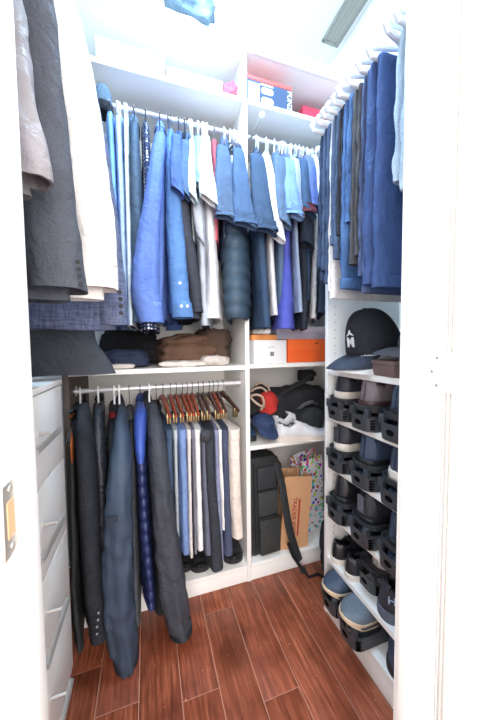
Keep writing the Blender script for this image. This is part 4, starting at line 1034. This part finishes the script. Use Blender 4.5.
# shelf with shoes and bag (right bay)
ZS = .6685
WS = lm_('whitesport', (228, 228, 232)); 
shoe('white sneaker at the front of the right bay shelf, toe to the right', (.60, 1.275, ZS+.0005), radians(-10), L=.285, upper=WS, sole=RUB, accent=GREYK, H=.088, W=.098)
shoe('white sneaker right behind the front white sneaker', (.62, 1.375, ZS+.0005), radians(-4), L=.28, upper=WS, sole=RUB, accent=GREYK, H=.105, W=.095)
shoe('blue sneaker at the left edge of the right bay shelf, beside the partition', (.497, 1.53, ZS+.0005), radians(-96), L=.27, W=.075, upper=lm_('bluesn', (50, 72, 104)), sole=RUBK, accent=mat('redtab', (180, 50, 44), .6), H=.11)
TAN = mat('tan_strap', (176, 156, 138), .6)
def sandal(label, loc, rot):
    t = thing('sandal', label, 'sandal', loc); t.rotation_euler = rot
    sm = MB(); us = [k/16 for k in range(17)]
    HWT = [(0, .5), (.1, .8), (.4, .74), (.7, 1.0), (.9, .8), (1, .3)]
    lp = [(u*.25, interp(HWT, u)*.046) for u in us]+[(u*.25, -interp(HWT, u)*.046) for u in reversed(us)]
    sm.rings([[Vector((x, y, z)) for x, y in lp] for z in (0, .012, .022)]).build('sole', RUBK, t)
    for x, h in ((.045, .06), (.13, .052), (.19, .045)):
        MB().tube([(x+.012*sin(a), .044*cos(a), .018+h*sin(a)) for a in [pi*k/12 for k in range(13)]], .006, 8, flat=.5).build('strap', TAN, t)
    MB().tube([(.01+.035*(1-sin(a)), .043*cos(a), .05+.01*sin(a)) for a in [pi*k/12 for k in range(13)]], .006, 8).build('heel_strap', TAN, t)
    return t

sandal('black sandal with tan straps leaning on top of the blue sneaker', (.475, 1.30, ZS+.15), (radians(40), radians(-20), radians(52)))
sandal('black sandal with tan straps lying under the other sandal', (.50, 1.37, ZS+.115), (radians(10), radians(-8), radians(62)))
cap('navy baseball cap tipped over the white sneakers', (.545, 1.30, ZS+.085), radians(-75), cl('capnavy', (44, 62, 108)), R=.058, Hc=.055, tilt=radians(24), brimL=.05)
cap('bright red cap lying behind the navy cap', (.615, 1.39, ZS+.165), radians(-120), cl('capred', (226, 44, 38)), R=.055, Hc=.075, tilt=radians(20), brimL=.04)
BAGM = cl('bagblack', (40, 43, 48), rough=.6)
t = thing('duffel_bag', 'large black padded bag filling the back of the right bay shelf', 'bag', (.78, 1.48, ZS))
lump('', '', 'body', (0, 0, 0), (.50, .2, .24), BAGM, seed=31, amp=.02, layers=2, parent=t, freq=7).location = (0.02, 0, .12)
MB().tube([(-.2, -.06, .12), (-.12, -.07, .19), (-.03, -.07, .23), (.05, -.07, .262), (.1, -.06, .30), (.14, -.05, .31)], [.018, .024, .026, .028, .034, .03], 12, flat=.6).build('padded_strap', BAGM, t)
MB().box(.045, .13, -.085, -.03, .27, .335, .012).build('strap_end', cl('bagblk2', (26, 28, 32)), t)
MB().tube([(.0, -.09, .10), (.04, -.12, .15), (.09, -.12, .16), (.13, -.1, .14)], .012, 10).build('handle', cl('baggrey', (92, 94, 98)), t)
lump('dark grey pouch in front of the large black bag, right side', 'pouch', 'pouch', (.83, 1.34, ZS+.07), (.15, .13, .13), cl('pouchd', (50, 54, 60)), seed=34, amp=.012)

# bay floor (right): backpack, paper bag, gift bag
ZF = .0845
bp = thing('backpack', 'black backpack standing in the bottom of the right bay', 'backpack', (.545, 1.27, ZF), radians(4)); bp.rotation_euler = (radians(-3), 0, radians(4))
BPM = cl('bpblack', (42, 45, 48), rough=.6); BPZ = cl('bpdark', (24, 26, 28), rough=.5)
MB().box(-.085, .085, 0, .2, 0, .50, .028).build('body', BPM, bp)
MB().box(-.04, .075, -.028, .01, .015, .2, .012).build('front_pocket', cl('bppocket', (54, 56, 56), rough=.6), bp)
MB().box(-.04, .072, -.02, .01, .205, .33, .01).build('front_pocket', cl('bppocket2', (58, 61, 64), rough=.6), bp)
MB().box(-.04, .07, -.014, .01, .335, .45, .01).build('front_panel', cl('bppanel', (50, 53, 58), rough=.6), bp)
z_ = MB()
for yy, zz in ((-.029, .2), (-.021, .335)): z_.tube([(-.035, yy, zz-.004), (.07, yy, zz-.004)], .0025, 6)
z_.tube([(-.055, -.003, .02), (-.055, -.003, .47)], .003, 6)
z_.build('zipper', BPZ, bp)
MB().tube([(-.03, .08, .49), (-.02, .08, .53), (.03, .08, .53), (.04, .08, .49)], .009, 8).build('top_handle', BPZ, bp)
p0 = [at(276, 462, 'Y', 1.30), at(282, 485, 'Y', 1.25), at(286, 510, 'Y', 1.225), at(290, 532, 'Y', 1.215), at(295, 548, 'Y', 1.21), at(300, 560, 'Y', 1.21)]
inv = bp.matrix_basis.inverted()
bpy.context.view_layer.update()
inv = bp.matrix_world.inverted()
MB().tube([inv @ p for p in p0], [.018, .02, .02, .02, .019, .016], 10, flat=.35, up=(0, 1, 0)).build('shoulder_strap', BPM, bp)
p1 = [at(288, 543, 'Y', 1.2), at(293, 556, 'Y', 1.2), at(300, 566, 'Y', 1.18), at(305, 572, 'Y', 1.17), at(309, 577, 'Z', .012), at(318, 574, 'Z', .008), at(324, 577, 'Z', .008)]
MB().tube([inv @ p for p in p1], .008, 8, flat=.4, up=(0, 1, 0)).build('webbing', BPZ, bp)
c = inv @ at(303, 570, 'Y', 1.19)
MB().box(c.x-.016, c.x+.016, c.y-.006, c.y+.006, c.z-.012, c.z+.012, .003).build('buckle', BLACKP, bp)

KR = mat('kraft_paper', (204, 156, 116), .75, bump=.2, bscale=30)
kb = thing('paper_bag', 'brown paper shopping bag with red vertical lettering', 'bag', (.70, 1.262, ZF), radians(-7)); kb.rotation_euler = (0, radians(4), radians(-7))
kw, kh = .074, .385
b_ = MB()
rs = [[Vector((-kw, 0, z)), Vector((kw, 0, z)), Vector((kw-g, .05, z)), Vector((kw, .1, z)), Vector((-kw, .1, z)), Vector((-kw+g, .05, z))] for z, g in ((0, 0), (.06, .002), (.2, .014), (kh, .02))]
b_.rings(rs, cap=False).add(rs[0], [tuple(range(6))])
ko = b_.build('bag_body', KR, kb, smooth=False); md = ko.modifiers.new('s', 'SOLIDIFY'); md.thickness = .0012; md.offset = 1
b_ = MB()
b_.box(-kw+.002, kw-.002, -.0012, -.0004, .098, .1, 0)
b_.build('fold_crease', mat('kraft_light', (206, 164, 124), .7), kb)
for y in (.004, .096):
    MB().tube([(-.028, y, kh-.03), (-.026, y, kh+.02), (-.012, y+.01, kh+.055), (.012, y+.01, kh+.055), (.026, y, kh+.02), (.028, y, kh-.03)], .0022, 8).build('twisted_handle', mat('kraft_dark', (150, 106, 70), .7), kb)
RED = mat('red_ink', (168, 52, 44), .6)
text("TRADER JOE'S", .032, RED, 'lettering', kb, frame((0.0, 0, -1), (1, 0, 0), (-.012, -.0015, .175)), .0002)
MB().box(.010, .019, -.0017, -.0006, .07, .265).build('printed_bar', RED, kb)
GB = mat('gift_paper', (226, 226, 236), .5, pattern='blobs', pscale=1.8)
gb = thing('gift_bag', 'white gift bag with multicoloured splashes behind the paper bag', 'bag', (.885, 1.36, ZF), radians(8)); gb.rotation_euler = (radians(4), radians(-6), radians(8))
b_ = MB(); gw, gh = .075, .44
rs = [[Vector((-gw, 0, z)), Vector((gw, 0, z)), Vector((gw-g, .045, z)), Vector((gw, .09, z)), Vector((-gw, .09, z)), Vector((-gw+g, .045, z))] for z, g in ((0, 0), (.15, .008), (gh, .02))]
b_.rings(rs, cap=False).add(rs[0], [tuple(range(6))])
go = b_.build('bag_body', GB, gb, smooth=False); md = go.modifiers.new('s', 'SOLIDIFY'); md.thickness = .0012; md.offset = 1
MB().tube([(-.03, .0, gh-.02), (-.028, -.01, gh+.03), (.0, -.02, gh+.07), (.028, -.01, gh+.03), (.03, 0, gh-.02)], .003, 8).build('ribbon_handle', mat('pink_ribbon', (206, 70, 110), .5), gb)
lump('olive brown bag pushed behind the backpack and paper bag', 'bag', 'cloth_bag', (.66, 1.50, ZF+.215), (.16, .14, .43), cl('olive', (92, 74, 48)), seed=41, amp=.014, freq=8)
lump('dark navy cloth hanging between right bay and shoe tower', 'clothes', 'cloth_bag', (.83, 1.15, .14), (.07, .08, .27), cl('navycloth', (38, 44, 60)), seed=43, amp=.01)

# ================================================================== top shelf items
ZT = 2.2505
c0 = at(96, 45, 'Y', 1.28).x; c1 = at(164, 62, 'Y', 1.28).x
carton('long white box at the left of the top shelf', 'white_box', c0, c1, 1.27, 1.5, ZT, ZT+.11, WC, mat('white_card_lid', (240, 241, 243), .5), .03)
carton('lower white box on the top shelf beside the pink cloth', 'white_box', c1+.01, at(222, 80, 'Y', 1.28).x, 1.27, 1.5, ZT, ZT+.075, mat('white_card_b', (232, 235, 240), .5), None)
lump('crumpled pink cloth on the top shelf beside the partition', 'clothes', 'pink_cloth', (.385, 1.29, ZT+.04), (.07, .08, .08), cl('pink', (232, 84, 110)), seed=51, amp=.014, freq=20)
xa, xb = .455, at(290, 95, 'Y', 1.27).x
t = carton('dark blue game box with a red top edge and white ovals, top shelf', 'game_box', xa, xb, 1.255, 1.55, ZT, ZT+.125, mat('game_navy', (64, 84, 116), .4), mat('game_red', (224, 92, 88), .4), .018)
hx = (xb-xa)/2
WP = mat('print_white', (232, 238, 244), .5)
MB().box(-hx+.012, -hx+.065, -.0015, .0005, .018, .095, .0005).build('printed_panel', WP, t)
for zz in (.030, .072):
    MB().rings([[Vector((x, y_, z)) for x, z in [(cx_+.014*cos(a), zz+.014*sin(a)) for cx_, a in [(-hx+.122, radians(90-k*18)) for k in range(11)]+[(-hx+.088, radians(-90-k*18)) for k in range(11)]]] for y_ in (-.0016, .0005)]).build('printed_oval', WP, t)
MB().box(-hx+.072, -hx+.135, -.0015, .0005, .094, .102).build('printed_strip', mat('print_yellow', (230, 214, 150), .5), t)
text('PUNZ', .034, WP, 'lettering', t, frame((0, 0, -1), (1, 0, 0), (hx-.012, -.0013, .058)), .0002, 1.0)
carton('pinkish red box at the right end of the top shelf', 'red_box', at(303, 100, 'Y', 1.33).x, 1.04, 1.33, 1.58, ZT, ZT+.13, mat('red_card', (222, 70, 96), .6), None)
# denim bag sagging over the highest shelf
jb = lump('blue denim bag slumped over the edge of the highest shelf', 'bag', 'denim_bag', (.205, 1.25, 2.545), (.20, .13, .12), cl('denimbag', (112, 138, 156), 'denim', (78, 106, 128)), seed=61, amp=.02, freq=10, rz=0)
